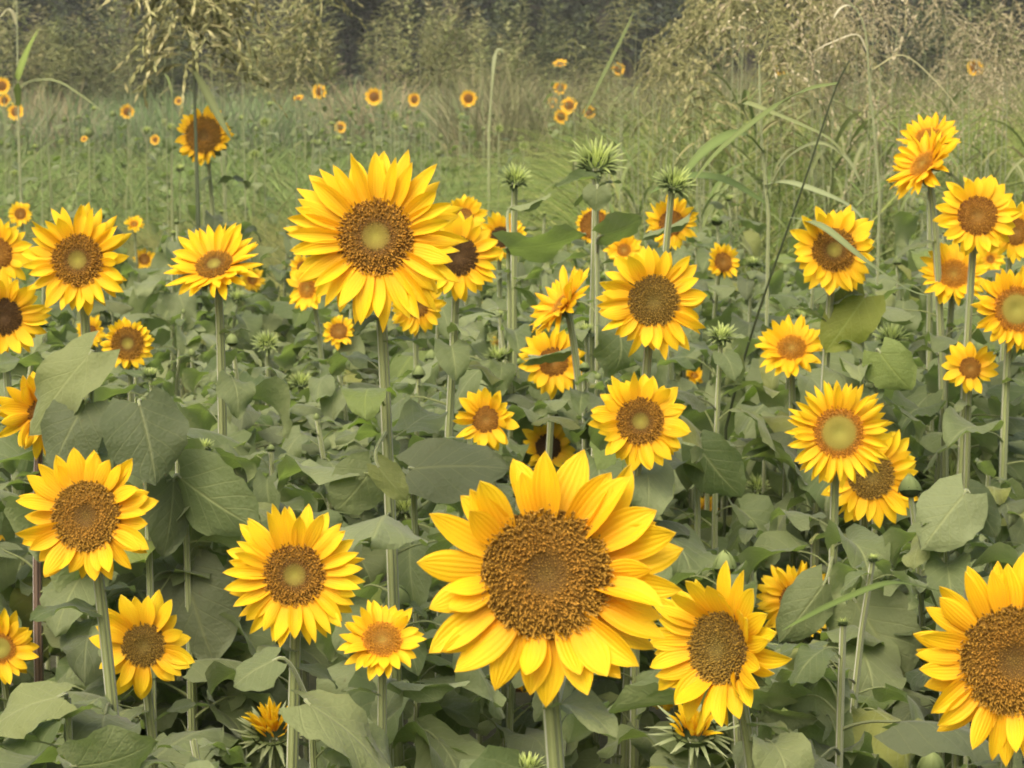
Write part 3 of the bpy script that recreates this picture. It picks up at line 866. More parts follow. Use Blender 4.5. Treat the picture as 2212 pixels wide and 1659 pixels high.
# ------------------------------------------------------------------ leafy plants between them, no bloom open
rngF = random.Random(77)
nfill = 0
FILL_LABEL = 'leafy sunflower plant with no open flower, one of the green mass filling the gaps between the blooms'
fill_pos = []; FILL = []
for root, pts in OWN_ROOTS: leafy(root, pts, rngF, 18, 0.01, .13, lowest=.6)
d = 2.55
while d < 10.2:
    half = TANW / 2 * d * 1.12 + 0.25
    step = 0.30 + 0.018 * d
    x = -half + rngF.uniform(0, step)
    while x < half:
        fill_pos.append((x + rngF.uniform(-.1, .1), d + rngF.uniform(-.12, .12)))
        x += step * rngF.uniform(.85, 1.2)
    d += 0.33
for x, y in fill_pos:
    h = rngF.uniform(1.16, 1.48) if y > 3.2 else rngF.uniform(.98, 1.18)
    ok = True
    for _ in range(8):
        sx, sy, sdp = proj((x, y, h + 0.02))
        bad = [c for c in KEEP if c[3] > sdp - .05 and abs(c[0] - sx) < c[2] * (0.6 if c[4] else .95) and sy < c[1] + c[2] * .9]
        if not bad: break
        h -= 0.07
    if bad or h < 0.85: 
        x += 0.12; h = 0.95
        sx, sy, sdp = proj((x, y, h + .02))
        if [c for c in KEEP if c[3] > sdp - .05 and abs(c[0] - sx) < c[2] * .9 and sy < c[1] + c[2] * .85]: continue
    root = thing('leafy_sunflower', (x, y, 0), FILL_LABEL, 'sunflower plant', 'sunflower plants without a bloom in the near crop')
    top = Vector((x + rngF.uniform(-.05, .05), y + rngF.uniform(-.05, .05), h))
    pts = bezier(Vector((x, y, 0)), Vector((x, y, h * .4)), Vector((x + rngF.uniform(-.05, .05), y, h * .7)), top, 10)
    stem_part(root, pts, .0095, .005, 'stem', 6)
    if y > 3.6 or rngF.random() < .2:
        link('bud', rngF.choice(BUDS['spiky'] + BUDS['closed']), root, Matrix.Translation(top - root.location) @ Matrix.Rotation(R(rngF.uniform(-30, 30)), 4, 'X') @ Matrix.Scale(rngF.choice((.012, .014, .018, .024, .034)), 4))
    leafy(root, pts, rngF, 28 if y < 6 else 22, 0.012, rngF.uniform(.115, .155) * (1.15 if y > 5 else 1), lowest=.70)
    kids = [c for c in root.children if c.name.startswith('leaf')]
    if len(kids) < (9 if y < 4.6 else 4):
        for c in list(root.children): bpy.data.objects.remove(c)
        bpy.data.objects.remove(root); continue
    FILL.append(root); nfill += 1
print('fillers', nfill)

# ------------------------------------------------------------------ grass
def ribbons(base, az, h, bend, width, side, tone, nseg=5, zcap=None):
    """many curved blades as one array of quads"""
    n = len(h)
    t = np.linspace(0, 1, nseg + 1)[None, :]
    zz = h[:, None] * (t - 0.42 * bend[:, None] * t ** 2.6)
    out = h[:, None] * bend[:, None] * 0.85 * t ** 1.8
    cx = base[:, 0:1] + np.cos(az)[:, None] * out
    cy = base[:, 1:2] + np.sin(az)[:, None] * out
    cz = base[:, 2:3] + zz
    w = width[:, None] * (1 - t ** 2.2) * (0.55 + 0.9 * t) * 0.5 + 0.0004
    sx = np.cos(side)[:, None] * w; sy = np.sin(side)[:, None] * w
    A = np.stack([cx - sx, cy - sy, cz], -1); B = np.stack([cx + sx, cy + sy, cz + w * .3], -1)
    V = np.stack([A, B], 2).reshape(n, -1, 3)
    m = (nseg + 1) * 2
    q = np.array([(2 * j, 2 * j + 1, 2 * j + 3, 2 * j + 2) for j in range(nseg)])
    F = (q[None] + (np.arange(n) * m)[:, None, None]).reshape(-1, 4)
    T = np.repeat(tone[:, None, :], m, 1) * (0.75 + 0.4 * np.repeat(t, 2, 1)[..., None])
    return V.reshape(-1, 3), F, T.reshape(-1, 3)

NPR = np.random.RandomState(8)
def pick(tones, n, jitter=0.25):
    a = np.array(tones)[NPR.randint(0, len(tones), n)]
    return a * (1 + NPR.uniform(-jitter, jitter, (n, 1)))

def field(name, label, cat, d0, d1, n, hmin, hmax, tones, wmin, wmax, bend=(0.2, .9), xm=1.2, xr=None, nseg=5, flop=None, zfun=None):
    y = np.sqrt(NPR.uniform(d0 ** 2, d1 ** 2, n))
    if xr is None: x = NPR.uniform(-1, 1, n) * (TANW / 2 * y * xm + .6)
    else: x = NPR.uniform(xr[0], xr[1], n) * y * TANW / 2
    h = NPR.uniform(hmin, hmax, n)
    pat = 0.5 + 0.5 * np.sin(x * 1.3 + 2 * np.sin(y * .45)) * np.cos(y * .8 + x * .4)
    h = h * (0.85 + .25 * pat)
    az = NPR.uniform(0, 2 * np.pi, n)
    if flop is not None: az = NPR.normal(flop, 1.0, n)
    tn = pick(tones, n) * (0.85 + .3 * pat[:, None])
    V, F, T = ribbons(np.stack([x, y, np.zeros(n)], 1), az, h, NPR.uniform(bend[0], bend[1], n), NPR.uniform(wmin, wmax, n), NPR.uniform(0, np.pi, n), tn, nseg)
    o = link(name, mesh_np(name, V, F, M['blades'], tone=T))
    return tag(o, label, cat, None, 'stuff')

GR = [(0.154, 0.175, 0.047), (0.132, 0.158, 0.039), (0.189, 0.198, 0.058), (0.109, 0.139, 0.032), (0.218, 0.217, 0.072)]
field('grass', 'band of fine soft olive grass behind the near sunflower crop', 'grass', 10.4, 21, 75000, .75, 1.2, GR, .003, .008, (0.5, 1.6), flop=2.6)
DG = [(0.104, 0.134, 0.036), (0.127, 0.156, 0.045), (0.150, 0.167, 0.050)]
field('grass', 'darker grass right along the back edge of the near crop', 'grass', 10.0, 12, 9000, .6, .95, DG, .008, .016, (0.3, 1.0))
WE = [(0.138, 0.211, 0.054), (0.110, 0.180, 0.043), (0.171, 0.232, 0.067), (0.166, 0.183, 0.067), (0.132, 0.197, 0.054)]
field('weeds', 'rough weeds and dry stalks round the far sunflowers', 'weeds', 21, 46, 80000, .9, 1.5, WE, .008, .022, (0.5, 1.6))
PK = [(0.185, 0.207, 0.114), (0.147, 0.207, 0.085), (0.217, 0.220, 0.133), (0.124, 0.196, 0.076), (0.116, 0.196, 0.067)]
field('seed_grass', 'hazy pinkish seed grass in front of the dark trees at the left', 'grass', 36, 50, 24000, 1.1, 2.0, PK, .014, .03, (0.15, .7), xr=(-1.15, .05))
field('seed_grass', 'tall olive and straw grass in front of the trees at the right', 'grass', 30, 48, 30000, 1.4, 2.4, [(.16, .165, .075), (.125, .14, .058), (.19, .18, .095)], .014, .03, (0.2, .8), xr=(-.1, 1.2))

TG = [(0.147, 0.204, 0.042), (0.114, 0.177, 0.032), (0.206, 0.243, 0.061), (0.175, 0.222, 0.052), (0.092, 0.150, 0.028), (0.251, 0.275, 0.080)]
field('grass', 'tangle of bent olive and straw blades behind the crop at the right', 'grass', 10.6, 17, 19000, 1.1, 2.0, TG, .006, .017, (.5, 1.7), xr=(.27, 1.2), nseg=7)
field('grass', 'tangle of taller arching seed grass farther back at the right', 'grass', 17, 28, 24000, 1.4, 2.5, TG, .006, .016, (.5, 1.7), xr=(.24, 1.2), nseg=7)

PN = [(0.293, 0.229, 0.134), (0.259, 0.240, 0.124), (0.329, 0.275, 0.160), (0.225, 0.229, 0.106)]
field('seed_grass', 'pink patch of seed grass behind the far sunflowers left of the middle', 'grass', 37, 43, 1900, 1.2, 2.25, PN, .014, .03, (.3, 1.0), xr=(-.34, -.21))
field('seed_grass', 'smaller pink patch of seed grass beside the one ending the row', 'grass', 37, 43, 1000, 1.2, 2.2, PN, .014, .03, (.3, 1.0), xr=(-.165, -.095))
field('seed_grass', 'brownish pink seed grass at the left edge', 'grass', 37, 43, 1000, 1.2, 2.1, PN, .014, .03, (.15, .6), xr=(-1.0, -.84))

# ground sheet
S = 400
gm = mesh_np('ground', [(-S, -S, 0), (S, -S, 0), (S, S, 0), (-S, S, 0)], [(0, 1, 2, 3)], M['ground'], uv=[(0, 0), (1, 0), (1, 1), (0, 1)])
tag(link('ground', gm), 'dark soil of the sunflower field', 'ground', None, 'structure')

# ------------------------------------------------------------------ seed-headed tall grass
def panicle_mesh(rng, H=0.32, spread=0.16, droop=0.6, tones=((.22, .24, .11), (.26, .27, .13), (.18, .21, .09)), nb=22, big=1.0):
    mb = MB()
    mb.tube([(0, 0, 0), (0, 0, H * .5), (.01, 0, H)], [.0022, .0016, .0008], 4, (.22, .23, .10))
    V = []; F = []; T = []; b = 0
    for k in range(nb):
        t = k / nb
        z0 = H * t
        az = k * 2.4 + rng.uniform(-.4, .4)
        L = spread * (1.25 - t) * rng.uniform(.7, 1.2) + .03
        dirh = Vector((math.cos(az), math.sin(az), 0))
        e = rng.uniform(.5, 1.0)
        pts = [Vector((0, 0, z0)) + dirh * L * s * math.cos(e * (1 - s)) + Vector((0, 0, L * (math.sin(e) * s - droop * 1.1 * s * s))) for s in (0, .25, .5, .75, 1)]
        mb.tube(pts, [.0010, .0009, .0008, .0006, .0004], 3, (.25, .25, .12))
        ns = 12
        for q in range(ns):
            s = 0.22 + .78 * q / ns
            i = min(int(s * 4), 3); p = pts[i].lerp(pts[i + 1], s * 4 - i)
            dr = (pts[i + 1] - pts[i]).normalized() + Vector((rng.gauss(0, .4), rng.gauss(0, .4), rng.gauss(0, .4) - .3))
            dr.normalize()
            a = dr.orthogonal().normalized(); c = dr.cross(a)
            l, w = rng.uniform(.014, .024) * big, rng.uniform(.0030, .0050) * (big * .5 + .5)
            tn = rng.choice(tones)
            V += [p, p + dr * l * .5 + a * w, p + dr * l * .5 + c * w, p + dr * l * .5 - a * w, p + dr * l * .5 - c * w, p + dr * l]
            T += [tn] * 6
            F += [(b, b + 1, b + 5, b + 2), (b, b + 2, b + 5, b + 3), (b, b + 3, b + 5, b + 4), (b, b + 4, b + 5, b + 1)]
            b += 6
    off = mb.n
    mb.v.append(np.array([tuple(v) for v in V])); mb.t.append(np.array(T)); mb.uv.append(np.zeros((len(V), 2))); mb.n += len(V)
    mb.f += [tuple(off + i for i in f) for f in F]
    return mb.build('seed_head', M['seeds'], smooth=False)
rngG = random.Random(21)
PANS = [panicle_mesh(rngG) for _ in range(3)]
PANS_DENSE = [panicle_mesh(rngG, .34, .17, .95, ((.32, .32, .14), (.40, .38, .19), (.26, .27, .11), (.20, .21, .09)), 34, 1.7) for _ in range(3)]
PANS_STRAW = [panicle_mesh(rngG, .38, .22, 1.15, ((.38, .34, .20), (.31, .27, .17), (.46, .42, .28)), 26) for _ in range(2)]

def ribbon_mesh(pts, width, tone, fold=.25, name='blade', nrm=None):
    """one long blade along world-space points"""
    n = len(pts); V = []; T = []
    for i, p in enumerate(pts):
        t = i / (n - 1)
        d = (pts[min(i + 1, n - 1)] - pts[max(i - 1, 0)]).normalized()
        ref = nrm or Vector((0, -.35, 1))
        s = d.cross(ref); s = s.normalized() if s.length > 1e-3 else Vector((1, 0, 0))
        up = s.cross(d)
        w = width * min(1, .35 + 2.2 * t) * (1 - t ** 3) * .5 + .0005
        V += [p - s * w + up * w * fold, p, p + s * w + up * w * fold]
        g = .9 + .2 * t
        T += [tuple(c * g for c in tone), tuple(c * 1.35 for c in tone), tuple(c * g for c in tone)]
    mb = MB(); mb.grid([tuple(v) for v in V], 3, n, None, T)
    return mb.build(name, M['blades'])

def tall_blade(rng, L, tone):
    a = rng.uniform(.9, 1.35); p = Vector((0, 0, 0)); pts = [p.copy()]
    dr = rng.uniform(1.2, 2.6)
    for i in range(12):
        a -= dr / 12
        p = p + Vector((0, math.cos(a), math.sin(a))) * L / 12; pts.append(p.copy())
    return ribbon_mesh(pts, rng.uniform(.016, .026), tone, nrm=Vector((0, -1, .2)))
BL = [tall_blade(rngG, rngG.uniform(.45, .75), t) for t in ((.13, .18, .05), (.18, .21, .08), (.11, .16, .045), (.24, .23, .10), (.15, .19, .065), (.20, .22, .10))]

def tall_grass(x, y, H, label, rng, nculm=3, pan=None, group='clumps of tall seed-headed grass', spread=.12, nb=5, bs=1.0):
    root = thing('wild_sorghum', (x, y, 0), label, 'grass plant', group)
    for c in range(nculm):
        h = H * rng.uniform(.86, 1.03)
        a = rng.uniform(0, 6.28); lean = rng.uniform(0, .16)
        b0 = Vector((math.cos(a), math.sin(a), 0)) * rng.uniform(0, spread)
        top = b0 + Vector((math.cos(a) * lean, math.sin(a) * lean, h))
        pts = bezier(b0, b0 + Vector((0, 0, h * .4)), top - Vector((math.cos(a) * lean * .3, 0, h * .3)), top, 8)
        mb = MB(); mb.tube(pts, [.0042] * 5 + [.0034, .0028, .0024, .002], 5)
        link('stem', mb.build('stem', M['stem']), root)
        if pan and rng.random() < .85:
            link('seed_head', rng.choice(pan), root, Matrix.Translation(top) @ Matrix.Rotation(a, 4, 'Z') @ Matrix.Rotation(rng.uniform(-.2, .5), 4, 'X') @ Matrix.Scale(rng.uniform(.8, 1.25), 4))
        for k in range(nb):
            s = rng.uniform(.35, .88)
            p = pts[int(s * 8)]
            link('blade', rng.choice(BL), root, Matrix.Translation(p) @ Matrix.Rotation(rng.uniform(0, 6.28), 4, 'Z') @ Matrix.Scale(rng.uniform(.75, 1.25) * bs, 4))
    return root

# the one with a dark stem before the lone tall flower, upper left
def custom_grass(label, stem, stem_r, blades, heads=(), mt='stem_dark'):
    """stem: list of (px,py,d); blades: (points, width, tone)"""
    sp = catmull([P(*q) for q in stem], 6)
    base = Vector((sp[-1].x, sp[-1].y + .03, 0))
    root = thing('wild_sorghum', base, label, 'grass plant', 'single tall grass plants in front of the far field')
    sp = [p - base for p in sp] + [Vector((0, 0, sp[-1].z * .45)), Vector((0, 0, 0))]
    mb = MB(); n = len(sp); mb.tube(sp, [stem_r * (.55 + .6 * i / n) for i in range(n)], 6)
    link('stem', mb.build('stem', M[mt]), root)
    for pts, w, tone in blades:
        bp = [p - base for p in catmull([P(*q) for q in pts], 5)]
        link('blade', ribbon_mesh(bp, w, tone), root)
    for (px, py, dd), src, sc, rot in heads:
        link('seed_head', src, root, Matrix.Translation(P(px, py, dd) - base) @ rot @ Matrix.Scale(sc, 4))
    return root
RX = lambda a, ax='X': Matrix.Rotation(R(a), 4, ax)
custom_grass('tall grass with a dark straight stem in front of the lone upper left sunflower', [(418, 60, 9.0), (420, 200, 9.0), (424, 330, 9.0), (428, 480, 9.0)], .0075,
             [([(418, 150, 9.0), (445, 200, 8.95), (480, 268, 8.9), (506, 312, 8.9)], .036, (.15, .18, .075)),
              ([(424, 160, 9.0), (418, 145, 9.0), (440, 140, 8.97), (470, 165, 8.95)], .028, (.20, .22, .09))],
             [((418, 165, 9.0), PANS_DENSE[0], 1.4, RX(4)), ((424, 60, 9.0), PANS_DENSE[1], 1.6, RX(25, 'Y')), ((416, 90, 8.97), PANS_DENSE[2], 1.4, RX(-30, 'Y'))])
custom_grass('thin dark grass stem slanting down across the right half', [(1835, 130, 4.93), (1800, 205, 4.95), (1735, 400, 5.0), (1650, 640, 5.1), (1600, 800, 5.2), (1568, 925, 5.3)], .0030,
             [([(1812, 180, 4.95), (1745, 195, 4.95), (1670, 235, 5), (1560, 320, 5), (1490, 400, 5)], .026, (.13, .17, .055)),
              ([(1700, 470, 4.99), (1745, 478, 4.85), (1790, 500, 4.78), (1870, 565, 4.75), (1960, 625, 4.78), (2010, 640, 4.8)], .022, (.17, .21, .09))])
custom_grass('tall grass with arching pale blades left of the slanting dark stem', [(1640, 140, 6.2), (1645, 300, 6.2), (1660, 470, 6.2)], .0045,
             [([(1645, 300, 6.2), (1600, 225, 6.15), (1680, 250, 6.1), (1790, 300, 6.1), (1830, 350, 6.1)], .026, (.19, .22, .09)),
              ([(1655, 420, 6.2), (1700, 345, 6.15), (1770, 310, 6.1), (1830, 345, 6.1), (1862, 400, 6.1)], .03, (.22, .25, .12)),
              ([(1650, 400, 6.2), (1700, 395, 6.15), (1780, 420, 6.1), (1840, 450, 6.1), (1885, 500, 6.1)], .03, (.22, .26, .13)),
              ([(1655, 440, 6.2), (1560, 390, 6.2), (1470, 385, 6.2), (1400, 420, 6.2)], .05, (.10, .15, .045)),
              ([(1650, 330, 6.2), (1600, 290, 6.15), (1520, 330, 6.1), (1440, 430, 6.1)], .05, (.12, .17, .05))],
             [((1640, 140, 6.2), PANS_STRAW[0], 1.0, RX(15, 'Y'))], 'stem')
custom_grass('fresh green grass at the upper left edge beside the far sunflowers', [(36, 0, 14.0), (38, 130, 14.0), (40, 260, 14.0)], .006,
             [([(40, 230, 14.0), (40, 170, 13.9), (60, 110, 13.9), (84, 62, 13.9)], .06, (.16, .22, .05)),
              ([(38, 200, 14.0), (60, 178, 14.0), (120, 175, 14.0), (180, 210, 14.0), (220, 240, 14.0)], .03, (.20, .23, .10)),
              ([(38, 60, 14.0), (20, 20, 14.0), (-10, 50, 14.0)], .028, (.28, .28, .16))], (), 'stem')
custom_grass('single grass plant with hanging pale sheaths at the upper right', [(1700, -30, 7.0), (1850, 20, 7.0), (1880, 200, 7.0), (1900, 420, 7.0)], .004,
             [([(1850, 20, 7), (1830, 12, 7), (1812, 22, 7), (1800, 42, 7)], .012, (.42, .42, .30)),
              ([(1872, 110, 7), (1850, 75, 7), (1790, 95, 7), (1755, 112, 7)], .010, (.40, .38, .26)),
              ([(1885, 150, 7), (1950, 120, 7), (2020, 175, 7), (2080, 245, 7)], .010, (.32, .31, .16))],
             [((1850, 10, 7.0), PANS_STRAW[1], 1.1, RX(50, 'Y'))], 'stem')
custom_grass('bright green blade reaching left over the rounded leaf towards the left-turned sunflower', [(2085, 1275, 3.7), (2095, 1400, 3.75)], .004,
             [([(2040, 1280, 3.7), (1960, 1262, 3.6), (1900, 1265, 3.55), (1800, 1305, 3.5), (1730, 1340, 3.45), (1690, 1362, 3.45)], .014, (.10, .145, .035))], (), 'stem')
custom_grass('straight young grass shoot left of the biggest spiky bud', [(1072, 110, 20), (1062, 200, 20), (1056, 290, 20)], .010,
             [([(1062, 200, 20), (1068, 130, 20), (1078, 106, 20), (1090, 116, 20)], .034, (.25, .28, .15)),
              ([(1260, 250, 12), (1310, 150, 12), (1345, 80, 12), (1372, 20, 12)], .024, (.12, .155, .055))], (), 'stem')

n_t = 0
TALLG = []
for (x0, x1, cnt, dmin, dmax, hmin, hmax, pan, lab, nb, bs) in (
    (1440, 1800, 17, 12, 20, 1.6, 2.45, PANS_DENSE, 'olive seed-headed grass plant', 6, 1),
    (1280, 1700, 14, 14, 24, 1.7, 2.5, PANS, 'loose pale grass plant in seed', 5, .9),
    (1700, 2230, 20, 11, 18, 1.5, 2.35, PANS_STRAW, 'drooping straw grass plant', 6, 1),
    (380, 640, 4, 11, 15, 2.2, 2.45, PANS_DENSE, 'seed-headed grass plant', 2, .6),
    (-20, 380, 5, 15, 22, 1.9, 2.2, PANS, 'thin grass plant', 2, .6),
    (640, 1100, 7, 22, 30, 2.0, 2.5, PANS, 'thin grass plant', 2, .6),
    (1290, 1400, 5, 12, 18, 1.5, 2.0, None, 'seedless leafy grass plant', 7, .8),
    (1330, 2212, 60, 9.9, 15, 1.2, 1.9, None, 'leafy grass plant', 8, .9)):
    for k in range(cnt):
        px = rngG.uniform(x0, x1); dd = rngG.uniform(dmin, dmax)
        p = P(px, 300, dd)
        TALLG.append((tall_grass(p.x, p.y, rngG.uniform(hmin, hmax), lab, rngG, 2, pan, group='wild tall grass plants round the field', nb=nb, bs=bs), lab)); n_t += 1

# ------------------------------------------------------------------ far sunflowers
def far_ring(rng, n=17, W=.36):
    mb = MB()
    for k in range(n):
        th = 2 * math.pi * (k + rng.uniform(-.2, .2)) / n
        rad = Vector((math.cos(th), math.sin(th), 0)); tan = Vector((-rad.y, rad.x, 0))
        L = rng.uniform(.42, .6); e = rng.uniform(0, .5)
        pts = []; tn = []
        for j, (s, w) in enumerate(((0, .7), (.45, 1), (.8, .7), (1, .05))):
            c = rad * (.42 + L * s * math.cos(e)) + Vector((0, 0, L * s * math.sin(e)))
            for i in (-.5, .5):
                pts.append(tuple(c + tan * i * W * w * .8)); tn.append(lerp((.75, .36, .02), (.86, .58, .05), s))
        mb.grid(pts, 2, 4, None, tn)
    return mb.build('petals', M['bract'])
RINGS = [far_ring(rngD) for _ in range(4)]
def far_disc(rng):
    mb = MB(); pts = []; tn = []
    for j in range(6):
        r = .5 * max(j / 5, .01)
        for i in range(14):
            th = 2 * math.pi * i / 14
            pts.append((r * math.cos(th), r * math.sin(th), .10 * (1 - (j / 5) ** 2) + rng.uniform(0, .03)))
            tn.append(lerp((.16, .09, .02), (.22, .09, .012), j / 5))
    mb.grid(pts, 14, 6, None, tn, close=True)
    dish(mb, .25, (.07, .10, .035), .5)
    return mb.build('flower_disc', M['bract'])
FDISC = far_disc(rngD)
far_stem_mb = MB(); far_stem_mb.tube([(0, 0, 0), (0, 0, .5), (.01, 0, 1)], [.0075, .007, .006], 5)
FSTEM = far_stem_mb.build('stem', M['stem'])
FARS = [(690,198,19,0,'far sunflower above the left petals of the tall big one, against the pink grass'),(808,209,22,0,'far sunflower directly above the tall big one'),(895,215,17,0,'far sunflower next right of the one directly above the tall big flower'),
 (1012,213,21,0,'far sunflower standing clear at the end of the pink grass'),(735,275,15,10,'far sunflower low in the field above the tall big one'),(645,212,13,60,'far sunflower seen from the side, looking up'),
 (1210,138,18,50,'far sunflower looking up at the top of the middle right cluster'),(1335,150,17,0,'far sunflower standing alone right above the cluster'),(1210,190,17,0,'far sunflower second from the top of the cluster'),
 (1193,222,15,20,'far sunflower at the left side of the cluster'),(1229,228,21,0,'largest far sunflower of the cluster'),(1212,252,19,0,'lowest far sunflower of the cluster'),(1273,243,17,0,'far sunflower right of the cluster'),
 (1685,150,15,0,'far sunflower in the tall grass left of the slanting dark stem'),(2106,146,21,0,'far sunflower in the upper right corner'),(275,241,18,0,'far sunflower left of the lone tall one'),
 (4,186,22,0,'uppermost far sunflower at the left edge'),(10,217,16,0,'middle far sunflower at the left edge'),(34,241,21,0,'far sunflower just in from the left edge'),(386,218,11,20,'tiny far sunflower above left of the lone tall one'),
 (335,302,13,0,'tiny far sunflower low in the grass left of the lone tall one'),(98,296,10,0,'tiny far sunflower low at the left'),(710,252,10,0,'tiny far sunflower between two others above the tall big one'),
 (1862,238,15,40,'pale far sunflower under the hanging sheaths at the upper right'),(1545,240,12,10,'faint far sunflower in the tall grass right of the cluster'),(182,300,9,30,'very small far sunflower in the left field')]
rngS = random.Random(31)
for (px, py, rp, pt, lab) in FARS:
    Dm = .20 if rp > 14 else .16
    dd = Dm * K / (2 * rp); p = P(px, py, dd)
    if p.z < 0.8: dd *= .7; p = P(px, py, dd)
    dd_r = rp / K * dd
    root = thing('far_sunflower', (p.x, p.y + .05, 0), lab, 'sunflower', 'sunflowers far out in the field')
    link('stem', FSTEM, root, Matrix.Diagonal((1, 1, p.z, 1)))
    hm, n = head_matrix(p, rngS.uniform(-20, 20), pt + rngS.uniform(0, 12), rngS.uniform(0, 6))
    L = Matrix.Translation(-root.location) @ hm @ Matrix.Scale(dd_r, 4)
    hd = link('flower_head', FDISC, root, L)
    link('petals', rngS.choice(RINGS), hd, Matrix())
    for k in range(7):
        z = p.z * (.88 - .08 * k)
        link('leaf', rngS.choice(LEAVES), root, Matrix.Translation((0, 0, z)) @ Matrix.Rotation(rngS.uniform(0, 6.28), 4, 'Z') @ Matrix.Scale(rngS.uniform(.10, .16), 4))
fb = BUDS['spiky'] + BUDS['closed']; FARB = []
for k in range(120):
    px = rngS.uniform(-30, 2240); dd = rngS.uniform(19, 38)
    if px > 1300 and dd < 22: dd += 10
    h = rngS.uniform(1.15, 1.62)
    p = P(px, 300, dd)
    root = thing('far_leafy_sunflower', (p.x, p.y, 0), 'slim far sunflower plant with a small green bud, scattered in the weedy field behind the near crop', 'sunflower plant', 'far sunflower plants in bud')
    FARB.append(root)
    link('stem', FSTEM, root, Matrix.Diagonal((1, 1, h, 1)))
    link('bud', rngS.choice(fb), root, Matrix.Translation((.01, 0, h)) @ Matrix.Rotation(R(rngS.uniform(10, 70)), 4, 'X') @ Matrix.Scale(rngS.uniform(.035, .06), 4))
    for q in range(6):
        link('leaf', rngS.choice(LEAVES), root, Matrix.Translation((0, 0, h * (.93 - .09 * q))) @ Matrix.Rotation(rngS.uniform(0, 6.28), 4, 'Z') @ Matrix.Scale(rngS.uniform(.10, .16), 4))

# ------------------------------------------------------------------ trees and shrubs behind
def foliage(centers, n, size, tones, up=0.2, stretch=(1, 1, 1)):
    """leaf-sized quads through the volume of many small clumps"""
    c = np.array([q[:3] for q in centers]); r = np.array([q[3] for q in centers])
    w = r ** 2.2; w /= w.sum()
    k = NPR.choice(len(c), n, p=w)
    dv = NPR.normal(0, 1, (n, 3)); dv /= np.linalg.norm(dv, axis=1)[:, None]
    rad = r[k] * NPR.uniform(.45, 1.08, n) ** .6
    p = c[k] + dv * rad[:, None] * np.array(stretch)
    p[:, 2] = np.maximum(p[:, 2], 0.05)
    a = NPR.normal(0, 1, (n, 3)); a[:, 2] *= .6; a /= np.linalg.norm(a, axis=1)[:, None]
    b = np.cross(a, NPR.normal(0, 1, (n, 3))); b /= np.linalg.norm(b, axis=1)[:, None]
    s = NPR.uniform(.6, 1.3, n)[:, None] * size
    V = np.stack([p - a * s, p + b * s * .42, p + a * s, p - b * s * .42], 1).reshape(-1, 3)
    F = np.arange(n * 4).reshape(-1, 4)
    clump = NPR.uniform(.72, 1.3, len(c))
    T = np.repeat(pick(tones, n, .3) * clump[k][:, None], 4, 0)
    return V, F, T
def crown_mesh(rng, H, Rr, zmin, n, size, tones, nc=40):
    cs = []
    for _ in range(nc):
        t = rng.random(); z = zmin + (H - zmin) * t
        rr = Rr * math.sin(math.pi * min(max((t * .8 + .16), 0), 1)) ** .6
        a = rng.uniform(0, 6.28); q = rr * math.sqrt(rng.random()) * .95
        cs.append((q * math.cos(a), q * math.sin(a), z, rng.uniform(.16, .32) * Rr))
    V, F, T = foliage(cs, n, size, tones)
    return mesh_np('crown', V, F, M['blades'], tone=T, smooth=False), cs
def trunk_mesh(rng, H, cs, r):
    mb = MB()
    mb.tube([(0, 0, 0), (.05 * H * rng.uniform(-1, 1), .1, H * .35), (.05 * H * rng.uniform(-1, 1), 0, H * .7), (0, 0, H * .92)], [r, r * .75, r * .4, r * .1], 9)
    for c in rng.sample(cs, min(9, len(cs))):
        z = c[2] * .6
        mb.tube([(0, 0, z), (c[0] * .5, c[1] * .5, z + (c[2] - z) * .65), c[:3]], [r * .3, r * .2, r * .06], 5)
    return mb.build('trunk', M['bark'])
DK = [(.040, .056, .040), (.052, .070, .045), (.034, .047, .036), (.066, .084, .048)]
MD = [(0.125, 0.156, 0.069), (0.106, 0.138, 0.060), (0.163, 0.181, 0.081)]
OL = [(0.262, 0.294, 0.115), (0.205, 0.242, 0.087), (0.323, 0.332, 0.143), (0.274, 0.262, 0.126)]
rngT = random.Random(9)
TV = []
for i in range(4):
    H = rngT.uniform(8, 10.5); Rr = rngT.uniform(3.0, 3.9)
    cm, cs = crown_mesh(rngT, H, Rr, .7, 15000, .085, DK if i < 3 else MD, 46)
    TV.append((cm, trunk_mesh(rngT, H, cs, .22)))
tl = ['dark tree at the left end of the tree line', 'dark tree behind the tall seed head at the upper left', 'dark tree left of the middle, blackest gap in the tree line', 'dark tree behind the pink grass', 'dark tree at the top just left of the olive grass mass',
      'dark tree behind the middle of the olive grass mass', 'dark tree behind the slanting stem at the top right', 'dark tree at the right end of the tree line', 'dark tree beyond the far right edge']
for i, x in enumerate((-13.2, -9.2, -5.2, -1.6, 2.2, 5.8, 9.2, 12.8, 16.5)):
    cm, tm = TV[(0, 1, 2, 0, 1, 3, 2, 0, 1)[i]]
    root = thing('tree', (x, 57 + rngT.uniform(-2, 2), 0), tl[i], 'tree', 'trees along the back of the field')
    root.rotation_euler = (0, 0, rngT.uniform(0, 6.28)); s = rngT.uniform(.9, 1.1); root.scale = (s, s, s)
    link('trunk', tm, root); link('crown', cm, root)
tb = ['darker tree filling the gap behind the left trees', 'darker tree filling the gap behind the middle left', 'darker tree filling the gap behind the middle', 'darker tree filling the gap behind the middle right', 'darker tree filling the gap behind the right trees', 'darker tree filling the gap at the far right']
for i, x in enumerate((-15.5, -9.5, -3.3, 3.2, 9.5, 15.5)):
    cm, tm = TV[(1, 2, 0, 2, 1, 0)[i]]
    root = thing('tree', (x, 64.5 + rngT.uniform(-1, 1), 0), tb[i], 'tree', 'trees along the back of the field')
    root.rotation_euler = (0, 0, rngT.uniform(0, 6.28)); root.scale = (1.2, 1.2, 1.2)
    link('trunk', tm, root); link('crown', cm, root)

